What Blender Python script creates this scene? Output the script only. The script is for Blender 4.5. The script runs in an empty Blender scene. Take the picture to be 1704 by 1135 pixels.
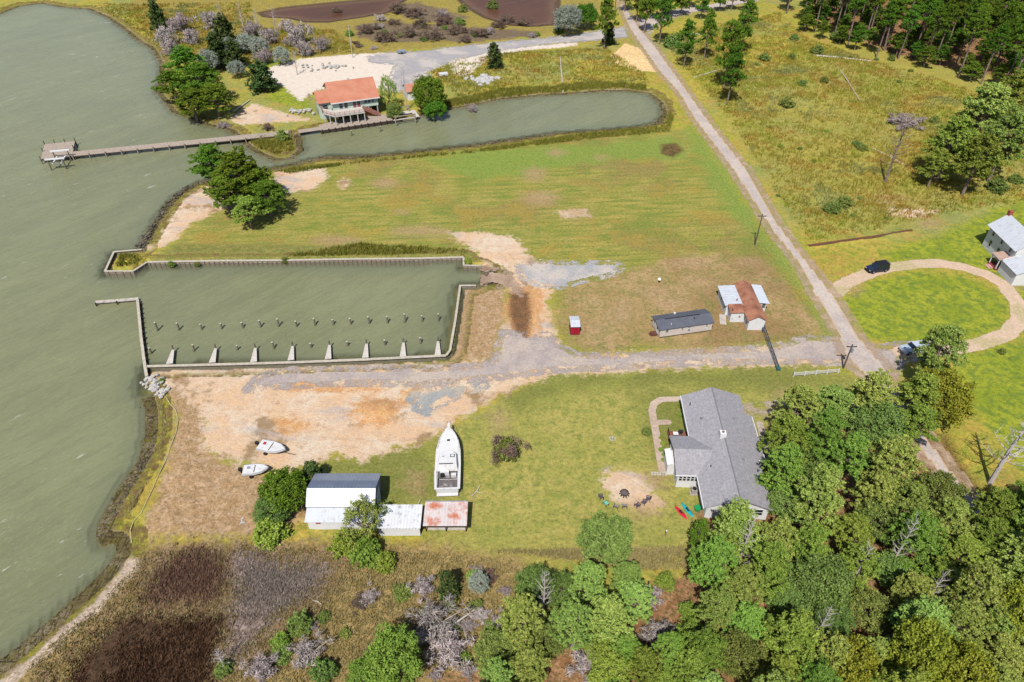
import bpy, math, random
import numpy as np
C = bpy.context.scene
COL = C.collection
R = math.radians
# ---------------------------------------------------------------- camera, sky, sun, exposure
W, HH, F, TH, H = 1704, 1135, 1180.0, R(39.5), 75.0
ST, CT = math.sin(TH), math.cos(TH)
cd = bpy.data.cameras.new('camera'); cam = bpy.data.objects.new('camera', cd); COL.objects.link(cam)
cam.location = (0, 0, H); cam.rotation_euler = (R(90) - TH, 0, 0)
cd.sensor_width = 36; cd.sensor_fit = 'HORIZONTAL'; cd.lens = F / W * 36; cd.clip_end = 6000; cd.clip_start = 1
C.camera = cam
SUN_EL = R(54); SUN_AZ = (-0.27, -0.963)            # direction on the ground towards the sun
wd = bpy.data.worlds.new('World'); C.world = wd; wd.use_nodes = True
nt = wd.node_tree; bg = nt.nodes['Background']; sky = nt.nodes.new('ShaderNodeTexSky')
sky.sky_type = 'NISHITA'; sky.sun_disc = False; sky.sun_elevation = SUN_EL
sky.sun_rotation = math.atan2(SUN_AZ[0], SUN_AZ[1]); sky.air_density = 1.0; sky.dust_density = 1.0
nt.links.new(sky.outputs[0], bg.inputs[0]); bg.inputs[1].default_value = 0.085
ld = bpy.data.lights.new('sun', 'SUN'); lo = bpy.data.objects.new('sun', ld); COL.objects.link(lo)
ld.energy = 5.0; ld.angle = R(0.5); ld.color = (1, .95, .87)
lo.rotation_euler = (R(90) - SUN_EL, 0, math.atan2(SUN_AZ[1], SUN_AZ[0]) + R(90))
C.view_settings.view_transform = 'Standard'; C.view_settings.look = 'None'
C.view_settings.exposure = 0.98; C.view_settings.gamma = 1
C.render.engine = 'CYCLES'; C.cycles.max_bounces = 6; C.cycles.transparent_max_bounces = 12
K = 2.55                                             # display = albedo * K for sunlit ground
# ---------------------------------------------------------------- geometry helpers
def G(px, py, z=0.0):
    a = (px - W / 2) / F; t = (py - HH / 2) / F
    k = (z - H) / (-(ST + t * CT))
    return (a * k, (CT - t * ST) * k)
def GL(pts, z=0.0): return [G(p[0], p[1], p[2] if len(p) > 2 else z) for p in pts]
def height_at(base, topy, zb=0.0):
    x, y = G(base[0], base[1], zb); lo_, hi = zb, zb + 60
    for _ in range(40):
        m = (lo_ + hi) / 2; d = y * CT + (H - m) * ST; v = -y * ST + (H - m) * CT
        if HH / 2 + F * v / d > topy: lo_ = m
        else: hi = m
    return lo_ - zb
def lin(c): return tuple(((x / 255) / 12.92 if x / 255 <= .04045 else ((x / 255 + .055) / 1.055) ** 2.4) for x in c)
def alb(c, k=None): return tuple(min(.85, x / (k or K)) for x in lin(c)) + (1,)
rng = np.random.default_rng(7); random.seed(7)
def hsh(ix, iy, s):
    n = (ix * 374761393 + iy * 668265263 + s * 1442695041).astype(np.int64) & 0x7fffffff
    n = ((n ^ (n >> 13)) * 1274126177) & 0x7fffffff
    return ((n ^ (n >> 16)) & 0xffff) / 65535.0
def vnoise(x, y, sc, s=0):
    x = x * sc + 1000; y = y * sc + 1000
    ix = np.floor(x).astype(np.int64); iy = np.floor(y).astype(np.int64); fx = x - ix; fy = y - iy
    fx = fx * fx * (3 - 2 * fx); fy = fy * fy * (3 - 2 * fy)
    a = hsh(ix, iy, s); b = hsh(ix + 1, iy, s); c = hsh(ix, iy + 1, s); d = hsh(ix + 1, iy + 1, s)
    return (a * (1 - fx) + b * fx) * (1 - fy) + (c * (1 - fx) + d * fx) * fy
def polysd(X, Y, poly, pad=8.0):
    """signed distance in metres, positive inside; -pad beyond the padded box"""
    P = np.array(poly); out = np.full(X.shape, -pad)
    m = (X > P[:, 0].min() - pad) & (X < P[:, 0].max() + pad) & (Y > P[:, 1].min() - pad) & (Y < P[:, 1].max() + pad)
    if not m.any(): return out
    x = X[m]; y = Y[m]; d = np.full(x.shape, 1e9); ins = np.zeros(x.shape, bool)
    for i in range(len(P)):
        ax, ay = P[i]; bx, by = P[(i + 1) % len(P)]
        ex, ey = bx - ax, by - ay; L = ex * ex + ey * ey + 1e-9
        t = np.clip(((x - ax) * ex + (y - ay) * ey) / L, 0, 1)
        d = np.minimum(d, (x - ax - t * ex) ** 2 + (y - ay - t * ey) ** 2)
        if ay != by:
            c = ((ay > y) != (by > y)) & (x < ex * (y - ay) / (by - ay) + ax); ins ^= c
    d = np.sqrt(d); out[m] = np.maximum(np.where(ins, d, -d), -pad)
    return out
def linesd(X, Y, line, pad=30.0):
    P = np.array(line); d = np.full(X.shape, pad ** 2)
    for i in range(len(P) - 1):
        ax, ay = P[i]; ex, ey = P[i + 1] - P[i]; L = ex * ex + ey * ey + 1e-9
        t = np.clip(((X - ax) * ex + (Y - ay) * ey) / L, 0, 1)
        d = np.minimum(d, (X - ax - t * ex) ** 2 + (Y - ay - t * ey) ** 2)
    return np.sqrt(d)
def npmesh(name, V, Fc, mat, attrs=None, smooth=False):
    me = bpy.data.meshes.new(name); V = np.asarray(V, np.float32); Fc = np.asarray(Fc, np.int32); k = Fc.shape[1]
    me.vertices.add(len(V)); me.vertices.foreach_set('co', V.ravel())
    me.loops.add(Fc.size); me.loops.foreach_set('vertex_index', Fc.ravel())
    me.polygons.add(len(Fc)); me.polygons.foreach_set('loop_start', np.arange(len(Fc), dtype=np.int32) * k)
    me.polygons.foreach_set('loop_total', np.full(len(Fc), k, np.int32))
    me.polygons.foreach_set('use_smooth', np.full(len(Fc), smooth))
    for an, av in (attrs or {}).items():
        a = me.attributes.new(an, 'FLOAT', 'POINT'); a.data.foreach_set('value', np.asarray(av, np.float32))
    me.update(calc_edges=True); me.materials.append(mat)
    return me
def link(name, me, parent=None, loc=(0, 0, 0), rz=0.0):
    o = bpy.data.objects.new(name, me); COL.objects.link(o); o.location = loc; o.rotation_euler = (0, 0, rz)
    if parent: o.parent = parent
    return o
def thing(name, label, cat, loc=(0, 0, 0), rz=0.0, group=None):
    o = bpy.data.objects.new(name, None); COL.objects.link(o); o.location = loc; o.rotation_euler = (0, 0, rz)
    o.empty_display_size = .3
    return tag(o, label, cat, group)
def tag(o, label=None, cat=None, group=None, kind=None):
    if label: o['label'] = label
    if cat: o['category'] = cat
    if group: o['group'] = group
    if kind: o['kind'] = kind
    return o
def copy_thing(root, loc, rz, label, group=None, scale=None):
    r = root.copy(); COL.objects.link(r); r.location = loc; r.rotation_euler = (0, 0, rz); r['label'] = label
    if group: r['group'] = group
    if scale: r.scale = scale
    for ch in list(root.children):
        c = ch.copy(); COL.objects.link(c); c.parent = r
        for g in list(ch.children):
            d = g.copy(); COL.objects.link(d); d.parent = c
    return r
class MB:
    def __init__(s): s.v = []; s.f = []
    def add(s, vs, fs):
        n = len(s.v); s.v += [tuple(map(float, v)) for v in vs]; s.f += [tuple(i + n for i in f) for f in fs]; return s
    def box(s, x0, x1, y0, y1, z0, z1, rz=0, c=None):
        vs = [(x, y, z) for z in (z0, z1) for (x, y) in ((x0, y0), (x1, y0), (x1, y1), (x0, y1))]
        if rz:
            cx, cy = c or ((x0 + x1) / 2, (y0 + y1) / 2); a, b = math.cos(rz), math.sin(rz)
            vs = [(cx + (x - cx) * a - (y - cy) * b, cy + (x - cx) * b + (y - cy) * a, z) for x, y, z in vs]
        return s.add(vs, [(3, 2, 1, 0), (4, 5, 6, 7), (0, 1, 5, 4), (1, 2, 6, 5), (2, 3, 7, 6), (3, 0, 4, 7)])
    def slab(s, pts, t):
        """a flat polygon (counter-clockwise from above) with thickness t below it"""
        n = len(pts); vs = list(pts) + [(p[0], p[1], p[2] - t) for p in pts]
        return s.add(vs, [tuple(range(n)), tuple(range(2 * n - 1, n - 1, -1))] + [(i, n + i, n + (i + 1) % n, (i + 1) % n) for i in range(n)])
    def prism(s, poly, axis, a, b):
        """polygon extruded along x ('x': poly is (y,z)) or y ('y': poly is (x,z))"""
        n = len(poly)
        if axis == 'x': vs = [(a, p[0], p[1]) for p in poly] + [(b, p[0], p[1]) for p in poly]
        else: vs = [(p[0], a, p[1]) for p in poly] + [(p[0], b, p[1]) for p in poly]
        return s.add(vs, [tuple(range(n)), tuple(range(2 * n - 1, n - 1, -1))] + [(i, n + i, n + (i + 1) % n, (i + 1) % n) for i in range(n)])
    def tube(s, pts, rs, n=6, cap=True):
        pts = [np.array(p, float) for p in pts]
        if not hasattr(rs, '__len__'): rs = [rs] * len(pts)
        b = len(s.v)
        for i, p in enumerate(pts):
            d = (pts[min(i + 1, len(pts) - 1)] - pts[max(i - 1, 0)]); d /= (np.linalg.norm(d) + 1e-9)
            u = np.cross(d, (0, 0, 1) if abs(d[2]) < .9 else (1, 0, 0)); u /= np.linalg.norm(u); w = np.cross(d, u)
            for k in range(n):
                a = 2 * math.pi * k / n; s.v.append(tuple(p + rs[i] * (u * math.cos(a) + w * math.sin(a))))
        for i in range(len(pts) - 1):
            for k in range(n):
                k2 = (k + 1) % n; s.f.append((b + i * n + k, b + i * n + k2, b + (i + 1) * n + k2, b + (i + 1) * n + k))
        if cap:
            s.f.append(tuple(b + k for k in range(n))[::-1]); s.f.append(tuple(b + (len(pts) - 1) * n + k for k in range(n)))
        return s
    def corr(s, a, b, c, d, n, amp=.03, t=.03):
        """corrugated sheet: a->b is the eave, d->c the ridge"""
        a, b, c, d = [np.array(q, float) for q in (a, b, c, d)]; vs = []
        for k in range(2 * n + 1):
            u = k / (2 * n); dz = amp if k % 2 else 0
            for p in (a + (b - a) * u, d + (c - d) * u): vs.append(p + (0, 0, dz))
        m = len(vs); vs += [v - np.array((0, 0, t)) for v in vs]
        fs = [(2 * k, 2 * k + 2, 2 * k + 3, 2 * k + 1) for k in range(2 * n)]
        fs += [tuple(m + i for i in f[::-1]) for f in fs]
        return s.add(vs, fs)
    def build(s, name, mat, parent=None, loc=(0, 0, 0), rz=0.0, smooth=False):
        me = bpy.data.meshes.new(name); me.from_pydata(s.v, [], s.f); me.update(); me.materials.append(mat)
        if smooth: me.polygons.foreach_set('use_smooth', [True] * len(me.polygons))
        return link(name, me, parent, loc, rz)
# ---------------------------------------------------------------- shader helpers
class NT:
    def __init__(s, name):
        s.m = bpy.data.materials.new(name); s.m.use_nodes = True; s.t = s.m.node_tree; s.n = s.t.nodes; s.l = s.t.links
        s.bsdf = s.n['Principled BSDF']; s.out = s.n['Material Output']
    def put(s, sock, v):
        if isinstance(v, bpy.types.NodeSocket): s.l.new(v, sock)
        elif isinstance(v, tuple) and len(v) == 3 and sock.type == 'RGBA': sock.default_value = v + (1,)
        else: sock.default_value = v
    def math(s, op, a, b=0.0, clamp=False):
        n = s.n.new('ShaderNodeMath'); n.operation = op; n.use_clamp = clamp; s.put(n.inputs[0], a); s.put(n.inputs[1], b); return n.outputs[0]
    def mix(s, f, a, b, mode='MIX'):
        n = s.n.new('ShaderNodeMix'); n.data_type = 'RGBA'; n.blend_type = mode
        s.put(n.inputs[0], f); s.put(n.inputs[6], a); s.put(n.inputs[7], b); return n.outputs[2]
    def noise(s, sc, det=3.0, rough=.55, vec=None, dist=0.0):
        n = s.n.new('ShaderNodeTexNoise'); n.inputs['Scale'].default_value = sc; n.inputs['Detail'].default_value = det
        n.inputs['Roughness'].default_value = rough; n.inputs['Distortion'].default_value = dist
        if vec is not None: s.l.new(vec, n.inputs['Vector'])
        return n.outputs[0]
    def attr(s, a, typ='GEOMETRY'):
        n = s.n.new('ShaderNodeAttribute'); n.attribute_name = a; n.attribute_type = typ; return n.outputs['Fac']
    def pos(s): return s.n.new('ShaderNodeNewGeometry').outputs['Position']
    def obj(s): return s.n.new('ShaderNodeTexCoord').outputs['Object']
    def mapv(s, vec, rot=(0, 0, 0), sc=(1, 1, 1)):
        for k, v in (('Rotation', rot), ('Scale', sc)):
            n = s.n.new('ShaderNodeMapping'); s.l.new(vec, n.inputs[0]); n.inputs[k].default_value = v; vec = n.outputs[0]
        return vec
    def step(s, v, a, b):
        n = s.n.new('ShaderNodeMapRange'); n.interpolation_type = 'SMOOTHSTEP'; s.put(n.inputs[0], v); n.inputs[1].default_value = a; n.inputs[2].default_value = b; return n.outputs[0]
    def bump(s, h, st, dist=.1):
        n = s.n.new('ShaderNodeBump'); n.inputs['Strength'].default_value = st; n.inputs['Distance'].default_value = dist; s.put(n.inputs['Height'], h); s.l.new(n.outputs[0], s.bsdf.inputs['Normal'])
    def set(s, col=None, rough=.7, spec=.3, metal=0.0):
        if col is not None: s.put(s.bsdf.inputs['Base Color'], col)
        s.put(s.bsdf.inputs['Roughness'], rough); s.bsdf.inputs['Specular IOR Level'].default_value = spec; s.bsdf.inputs['Metallic'].default_value = metal
        return s.m
_mc = {}
def M(name, rgb, rough=.6, var=.18, vs=1.2, spec=.3, metal=0.0, c2=None, th=.55, s2=None, k=None, planks=None, soft=.12):
    """plain surface: colour with a little mottling, optional second colour (rust, moss, stains), optional plank lines (axis, pitch)"""
    if name in _mc: return _mc[name]
    t = NT(name); o = t.obj(); a = alb(rgb, k); n1 = t.noise(vs, 4, .6, o); n2 = t.noise(vs * 9, 2, .6, o)
    dk = tuple(x * (1 - var) for x in a[:3]) + (1,); lt = tuple(min(.85, x * (1 + var * .7)) for x in a[:3]) + (1,)
    c = t.mix(t.step(n1, .3, .7), dk, lt); c = t.mix(t.math('MULTIPLY', t.step(n2, .4, .7), .25), c, dk)
    if c2: c = t.mix(t.step(t.noise(s2 or vs * .6, 5, .65, o), th - soft, th + soft), c, alb(c2, k))
    if planks:
        ax, pitch, rot, dk_ = (*planks, .45)[:4]
        w = t.n.new('ShaderNodeTexWave'); w.wave_type = 'BANDS'; w.bands_direction = ax; w.inputs['Scale'].default_value = .314 / pitch
        t.l.new(t.mapv(o, (0, 0, rot)), w.inputs['Vector']); ln = t.step(w.outputs['Fac'], .0, .25)
        c = t.mix(ln, tuple(x * dk_ for x in a[:3]) + (1,), c)
    t.set(c, rough, spec, metal); t.bump(n2, .25, .02); _mc[name] = t.m
    return t.m
# ---------------------------------------------------------------- water outline (photo outline laid on the water level / on the bulkhead tops)
WZ = -0.52
shoreA = GL([(-60, 34), (0, 22), (30, 10), (70, 5), (110, 12), (150, 15), (180, 28), (205, 45), (225, 62), (240, 72), (255, 80), (268, 102), (272, 130), (262, 150), (280, 172), (290, 186), (310, 192), (330, 202), (350, 208), (385, 216), (400, 228), (415, 243), (435, 256), (460, 266), (485, 263), (500, 250), (495, 224), (530, 214), (560, 211), (640, 203), (690, 195), (740, 182), (780, 176), (830, 165), (900, 158), (940, 156), (1000, 151), (1040, 150), (1080, 155), (1100, 170), (1107, 190), (1095, 205), (1060, 212), (1000, 218), (930, 222), (860, 232), (790, 242), (700, 252), (640, 258), (590, 262), (540, 262), (500, 271), (475, 277), (450, 281), (420, 290), (370, 298), (335, 304), (320, 311), (300, 322), (285, 337), (268, 360), (252, 385), (243, 402), (236, 413)], WZ)
bulkA = GL([(236, 415), (189, 419), (174, 452), (222, 452), (245, 437), (360, 435), (480, 434), (590, 432), (700, 431), (771, 429), (771, 442), (800, 443)])
ramp = GL([(812, 452), (826, 462), (815, 470), (800, 474)], WZ)
bulkB = GL([(792, 475), (765, 475), (757, 532), (748, 583), (742, 591), (700, 593), (600, 598), (500, 602), (400, 605), (243, 609), (238, 630)])
shoreB = GL([(236, 640), (242, 655), (250, 672), (254, 695), (253, 718), (247, 745), (240, 768), (222, 795), (200, 828), (186, 853), (172, 884), (178, 898), (196, 893), (207, 905), (205, 922), (190, 945), (168, 968), (150, 985), (130, 1003), (100, 1030), (70, 1055), (35, 1085), (0, 1112), (-60, 1160), (-160, 1260), (-330, 1500)], WZ)
water_poly = shoreA + bulkA + ramp + bulkB + shoreB + [(-120, -140), (-2500, -140), (-2500, 700), (-260, 420)]
pond_poly = GL([(430, 22), (470, 13), (560, 4), (640, -3), (655, -20), (765, -20), (930, -20), (931, 30), (922, 42), (880, 45), (842, 42), (806, 30), (778, 14), (755, -6), (690, -8), (664, 8), (650, 21), (600, 30), (545, 38), (510, 38), (480, 31), (440, 29)], -.15)
# ---------------------------------------------------------------- roads and tracks (outlines in the photo, on the ground)
road_poly = GL([(1016, -40), (1026, 0), (1044, 46), (1070, 84), (1095, 120), (1125, 153), (1151, 197), (1182, 238), (1214, 281), (1240, 322), (1280, 384), (1323, 438), (1349, 489), (1366, 515), (1388, 556), (1400, 590), (1430, 622), (1470, 660), (1528, 755), (1590, 828), (1665, 930), (1740, 1040), (1800, 1030), (1690, 905), (1615, 815), (1560, 742), (1500, 655), (1478, 610), (1440, 566), (1428, 548), (1400, 502), (1377, 472), (1334, 418), (1294, 365), (1275, 332), (1246, 281), (1185, 204), (1148, 153), (1093, 77), (1070, 51), (1034, 0), (1022, -40)])
gravel_poly = GL([(410, 649), (425, 632), (450, 621), (490, 615), (600, 614), (750, 612), (800, 608), (822, 600), (832, 570), (838, 552), (858, 555), (885, 560), (912, 556), (930, 575), (960, 590), (1000, 592), (1150, 586), (1290, 578), (1340, 562), (1400, 566), (1440, 575), (1470, 578), (1500, 572), (1560, 574), (1560, 590), (1500, 598), (1485, 625), (1440, 625), (1400, 603), (1300, 602), (1180, 603), (1100, 607), (1000, 613), (930, 615), (880, 622), (830, 628), (760, 634), (700, 640), (600, 638), (520, 640), (450, 645)])
lot_gravel = GL([(862, 442), (900, 436), (960, 438), (1028, 437), (1036, 444), (1020, 456), (970, 468), (930, 478), (895, 474), (868, 462)])
patch_gravel = GL([(684, 662), (700, 648), (740, 642), (790, 634), (806, 642), (770, 655), (740, 668), (712, 686), (694, 680)])
canal_road_poly = GL([(1040, 44), (1005, 50), (960, 57), (900, 64), (850, 68), (760, 77), (700, 85), (640, 88), (612, 94), (618, 104), (660, 108), (650, 125), (655, 152), (672, 152), (690, 133), (712, 118), (750, 102), (790, 92), (850, 81), (900, 75), (960, 70), (1046, 62)])
north_lane_poly = GL([(1052, 36), (1090, 22), (1140, 14), (1200, 4), (1260, -6), (1260, 2), (1200, 12), (1130, 26), (1100, 38), (1080, 56)])
drive_line = GL([(1390, 488), (1402, 474), (1430, 461), (1455, 451), (1480, 445), (1520, 440), (1560, 438), (1600, 444), (1640, 456), (1670, 474), (1694, 505), (1699, 532), (1676, 556), (1630, 573), (1580, 581), (1500, 586)])
walk_line = GL([(1136, 664), (1100, 665), (1088, 672), (1085, 684), (1088, 702), (1092, 722), (1097, 755), (1102, 782)])
walk2_line = GL([(1089, 704), (1104, 703), (1112, 703)])
drive2 = GL([(1238, 678), (1300, 673), (1440, 668), (1442, 682), (1300, 687), (1242, 692)])
backwalk_line = GL([(1264, 705), (1272, 735), (1283, 768), (1262, 772)])
# ---------------------------------------------------------------- ground cover zones: name, outlines, colours, ragged edge (amp m, noise scale), softness, strength
Z = []
def zone(name, polys, cols, amp=1.5, ns=.5, soft=.5, st=1.0, pad=8.0, warp=None): Z.append((name, [GL(p) for p in polys], cols, amp, ns, soft, st, pad))
zone('mown', [[(300, 395), (330, 330), (480, 275), (560, 268), (700, 258), (860, 240), (1000, 228), (1100, 214), (1140, 215), (1200, 292), (1262, 378), (1300, 432), (1390, 560), (1200, 578), (940, 585), (920, 490), (830, 440), (770, 427), (250, 427)]], ((166, 162, 78), (184, 170, 92), (136, 150, 66)), 1.0, .5, 1.0)
zone('green', [[(1140, 212), (1155, 210), (1215, 292), (1285, 400), (1395, 565), (1385, 575), (1330, 500), (1262, 395), (1215, 350), (1160, 270)], [(700, 262), (800, 250), (1000, 240), (1120, 228), (1140, 262), (1000, 270), (800, 300)]], ((142, 164, 74), (156, 172, 80), (118, 148, 62)), 3, .25, 2.5, .9)
zone('dry', [[(935, 480), (1020, 458), (1110, 432), (1200, 425), (1260, 425), (1330, 490), (1370, 555), (1200, 572), (1000, 582), (945, 578), (925, 540)], [(765, 478), (840, 480), (840, 520), (822, 600), (752, 602)]], ((180, 152, 102), (196, 166, 120), (158, 146, 88)), 2.2, .35, 1.8)
zone('stripe', [[(270, 423), (300, 405), (600, 408), (790, 415), (800, 436), (240, 436)], [(245, 612), (745, 596), (800, 604), (600, 612), (300, 620)]], ((125, 138, 62), (160, 158, 84), (150, 128, 84)), .8, .6, .8)
zone('lawn', [[(772, 700), (830, 665), (890, 640), (980, 622), (1100, 616), (1300, 608), (1450, 630), (1300, 700), (1275, 850), (1160, 925), (700, 918), (715, 880), (610, 830), (500, 800), (505, 775), (600, 765), (640, 750), (700, 738), (740, 716)]], ((174, 170, 88), (190, 178, 100), (148, 156, 76)), 1.2, .5, 1.0)
zone('dirt', [[(230, 893), (250, 850), (272, 795), (288, 730), (296, 700), (285, 672), (258, 645), (248, 612), (335, 612), (345, 680), (345, 740), (375, 770), (430, 785), (520, 800), (520, 860), (430, 893)], [(768, 480), (838, 482), (838, 520), (820, 596), (752, 600)]], ((192, 156, 116), (212, 180, 146), (164, 136, 94)), 1.2, .5, 1.0)
zone('lawn_edge', [[(840, 660), (900, 632), (1000, 618), (1300, 608), (1420, 632), (1300, 650), (1100, 640), (950, 650), (860, 690)], [(500, 775), (720, 735), (730, 830), (640, 850), (600, 800)], [(1060, 660), (1110, 650), (1240, 700), (1240, 760), (1090, 760)]], ((122, 132, 62), (150, 145, 78), (108, 128, 54)), 3, .25, 2.5, .8)
zone('lush', [[(1404, 500), (1450, 470), (1530, 451), (1610, 462), (1660, 485), (1684, 520), (1655, 555), (1590, 575), (1500, 574), (1445, 560), (1412, 530)], [(1470, 420), (1560, 392), (1704, 330), (1900, 300), (1900, 560), (1715, 540), (1700, 500), (1650, 452), (1560, 432), (1480, 438)], [(1600, 590), (1720, 560), (1900, 560), (1900, 800), (1700, 780), (1640, 700), (1590, 660)], [(440, 165), (470, 140), (505, 150), (520, 180), (480, 175)], [(500, 118), (590, 95), (600, 90), (480, 102), (440, 95), (430, 110)]], ((152, 166, 48), (174, 180, 58), (124, 148, 44)), 2, .35, 1.5)
zone('roughgrass', [[(860, 905), (1150, 905), (1180, 960), (1000, 960), (700, 925), (700, 905)], [(1280, 120), (1500, 60), (1704, 150), (1704, 300), (1500, 380), (1320, 330), (1200, 200)]], ((174, 166, 76), (196, 172, 90), (152, 164, 92)), 4, .2, 3, .55)
zone('straw', [[(228, 903), (420, 898), (700, 905), (860, 925), (900, 960), (880, 1180), (-60, 1180), (30, 1110), (160, 1000), (215, 935)]], ((168, 140, 90), (192, 164, 112), (132, 124, 66)), 1.2, .6, 1.0)
GREYP = [(372, 930), (400, 915), (440, 925), (486, 945), (552, 932), (545, 960), (528, 985), (486, 1016), (446, 1046), (405, 1100), (380, 1125), (372, 1080), (377, 1041), (384, 1010), (396, 985), (376, 960)]
BR1 = [(228, 1001), (238, 978), (263, 958), (280, 928), (324, 913), (368, 922), (380, 955), (368, 992), (344, 1013), (322, 1004), (304, 998), (280, 1008), (243, 1011)]
BR2 = [(187, 1034), (225, 1022), (262, 1028), (304, 1030), (350, 1020), (376, 1028), (370, 1072), (352, 1130), (355, 1200), (85, 1200), (106, 1135), (128, 1100), (152, 1077)]
BR3 = [(236, 948), (222, 985), (178, 1035), (130, 1085), (80, 1135), (40, 1180), (20, 1180), (60, 1135), (112, 1082), (165, 1028), (205, 980), (222, 945)]
zone('mottle', [[(232, 930), (262, 912), (420, 905), (560, 912), (590, 940), (560, 990), (480, 1060), (420, 1135), (150, 1135), (190, 1050), (225, 985)]], ((134, 106, 84), (168, 142, 116), (98, 76, 60)), 2.5, .6, 1.5, .75)
zone('grey', [GREYP], ((140, 120, 110), (176, 156, 148), (104, 84, 74)), 1.4, .6, 1.0)
zone('brownlight', [BR1], ((114, 90, 70), (144, 118, 94), (78, 60, 46)), 2.4, .6, 1.2)
zone('brown', [BR2], ((86, 64, 48), (110, 84, 64), (58, 44, 34)), 2.4, .6, 1.2)
zone('scrubstrip', [BR3], ((142, 112, 84), (184, 152, 122), (100, 80, 58)), 1.6, .6, .8, .85)
zone('topmarsh', [[(200, -30), (1000, -30), (1000, 45), (850, 66), (700, 82), (600, 92), (430, 100), (300, 90), (250, 60)]], ((182, 158, 72), (162, 134, 90), (156, 158, 60)), 2, .2, 1.5, .9)
zone('scrub', [[(590, 45), (640, 35), (700, 40), (760, 45), (830, 50), (900, 52), (890, 62), (760, 70), (640, 72), (600, 62)], [(640, 10), (700, 5), (780, 30), (760, 45), (680, 30)]], ((120, 100, 90), (146, 128, 116), (92, 74, 62)), 3, .25, 1.5, .85)
zone('forest', [[(1275, 720), (1320, 690), (1440, 660), (1560, 720), (1660, 900), (1750, 1020), (1900, 1200), (900, 1200), (860, 1060), (1000, 1010), (1150, 960), (1160, 850), (1280, 850)], [(1330, -60), (1360, 30), (1450, 75), (1540, 105), (1704, 135), (1980, 250), (2100, -60)], [(800, 1060), (1000, 1030), (900, 1200), (700, 1200)]], ((160, 112, 80), (190, 146, 108), (104, 100, 52)), 2.5, .35, 1.2)
zone('sand', [[(250, 612), (480, 607), (750, 604), (830, 598), (900, 600), (1000, 590), (1150, 583), (1300, 576), (1400, 565), (1420, 603), (1300, 608), (1180, 611), (1100, 613), (1000, 622), (930, 622), (870, 640), (820, 665), (780, 690), (755, 702), (740, 718), (690, 742), (640, 752), (600, 768), (560, 755), (520, 772), (470, 785), (410, 770), (365, 765), (335, 740), (340, 705), (330, 675), (290, 650), (255, 632)], [(742, 386), (800, 386), (858, 395), (880, 425), (900, 440), (940, 462), (920, 480), (910, 500), (925, 560), (940, 590), (830, 600), (835, 550), (858, 490), (825, 462), (806, 442), (792, 420)], [(425, 122), (470, 105), (560, 96), (612, 90), (660, 100), (660, 140), (600, 132), (520, 148), (495, 162), (470, 140)], [(855, 78), (940, 72), (900, 78), (810, 90), (795, 105), (770, 128), (750, 122), (725, 100), (760, 95)], [(462, 280), (540, 280), (545, 296), (520, 316), (480, 322), (455, 300)], [(320, 312), (352, 310), (400, 325), (380, 345), (320, 370), (290, 400), (252, 416), (246, 412), (275, 352)], [(563, 301), (572, 297), (584, 302), (582, 310), (570, 313)], [(925, 352), (975, 348), (980, 360), (940, 362)], [(1000, 800), (1010, 785), (1035, 780), (1065, 788), (1085, 810), (1100, 835), (1090, 850), (1060, 845), (1020, 832)], [(380, 198), (420, 172), (480, 190), (520, 200), (400, 208)], [(1470, 345), (1560, 350), (1540, 362), (1480, 358)]], ((240, 220, 196), (240, 202, 164), (228, 196, 166)), 2.0, .45, .7)
zone('clay', [[(1018, 92), (1042, 74), (1064, 82), (1092, 119), (1062, 116), (1028, 106)], [(578, 685), (600, 664), (640, 662), (668, 672), (664, 694), (640, 708), (600, 706)], [(660, 655), (700, 640), (690, 670), (668, 680)], [(850, 480), (900, 478), (905, 500), (898, 548), (880, 572), (852, 556), (838, 520)], [(470, 618), (560, 640), (640, 648), (540, 652), (470, 645)], [(450, 690), (520, 705), (480, 725)]], ((242, 190, 128), (230, 170, 112), (204, 154, 104)), 1.8, .5, 1.0, .88)
zone('whitesand', [[(428, 128), (450, 112), (500, 98), (560, 92), (640, 88), (700, 96), (735, 92), (760, 96), (730, 112), (700, 125), (680, 150), (640, 152), (600, 140), (530, 150), (500, 168), (488, 158), (470, 142)], [(752, 122), (745, 104), (790, 92), (850, 80), (960, 70), (960, 76), (880, 84), (820, 92), (800, 110), (775, 128)]], ((246, 232, 218), (238, 220, 200), (250, 240, 230)), 1.6, .45, .5)
zone('sandpile', [[(1016, 94), (1040, 74), (1066, 80), (1094, 120), (1062, 119), (1026, 108)]], ((250, 216, 156), (255, 228, 182), (244, 198, 128)), .5, .5, .4)
zone('mud', [[(1564, 716), (1576, 722), (1600, 765), (1650, 830), (1638, 832), (1590, 775)], [(848, 488), (880, 486), (884, 520), (878, 570), (858, 560), (846, 520)], [(1100, 240), (1125, 238), (1138, 250), (1120, 262), (1100, 256)]], ((96, 66, 48), (140, 100, 70), (70, 50, 38)), .6, .9, .8, .85)
def ell(cx, cy, a, b, n=9): return [(cx + a * math.cos(k * 6.2832 / n), cy + b * math.sin(k * 6.2832 / n)) for k in range(n)]
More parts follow.
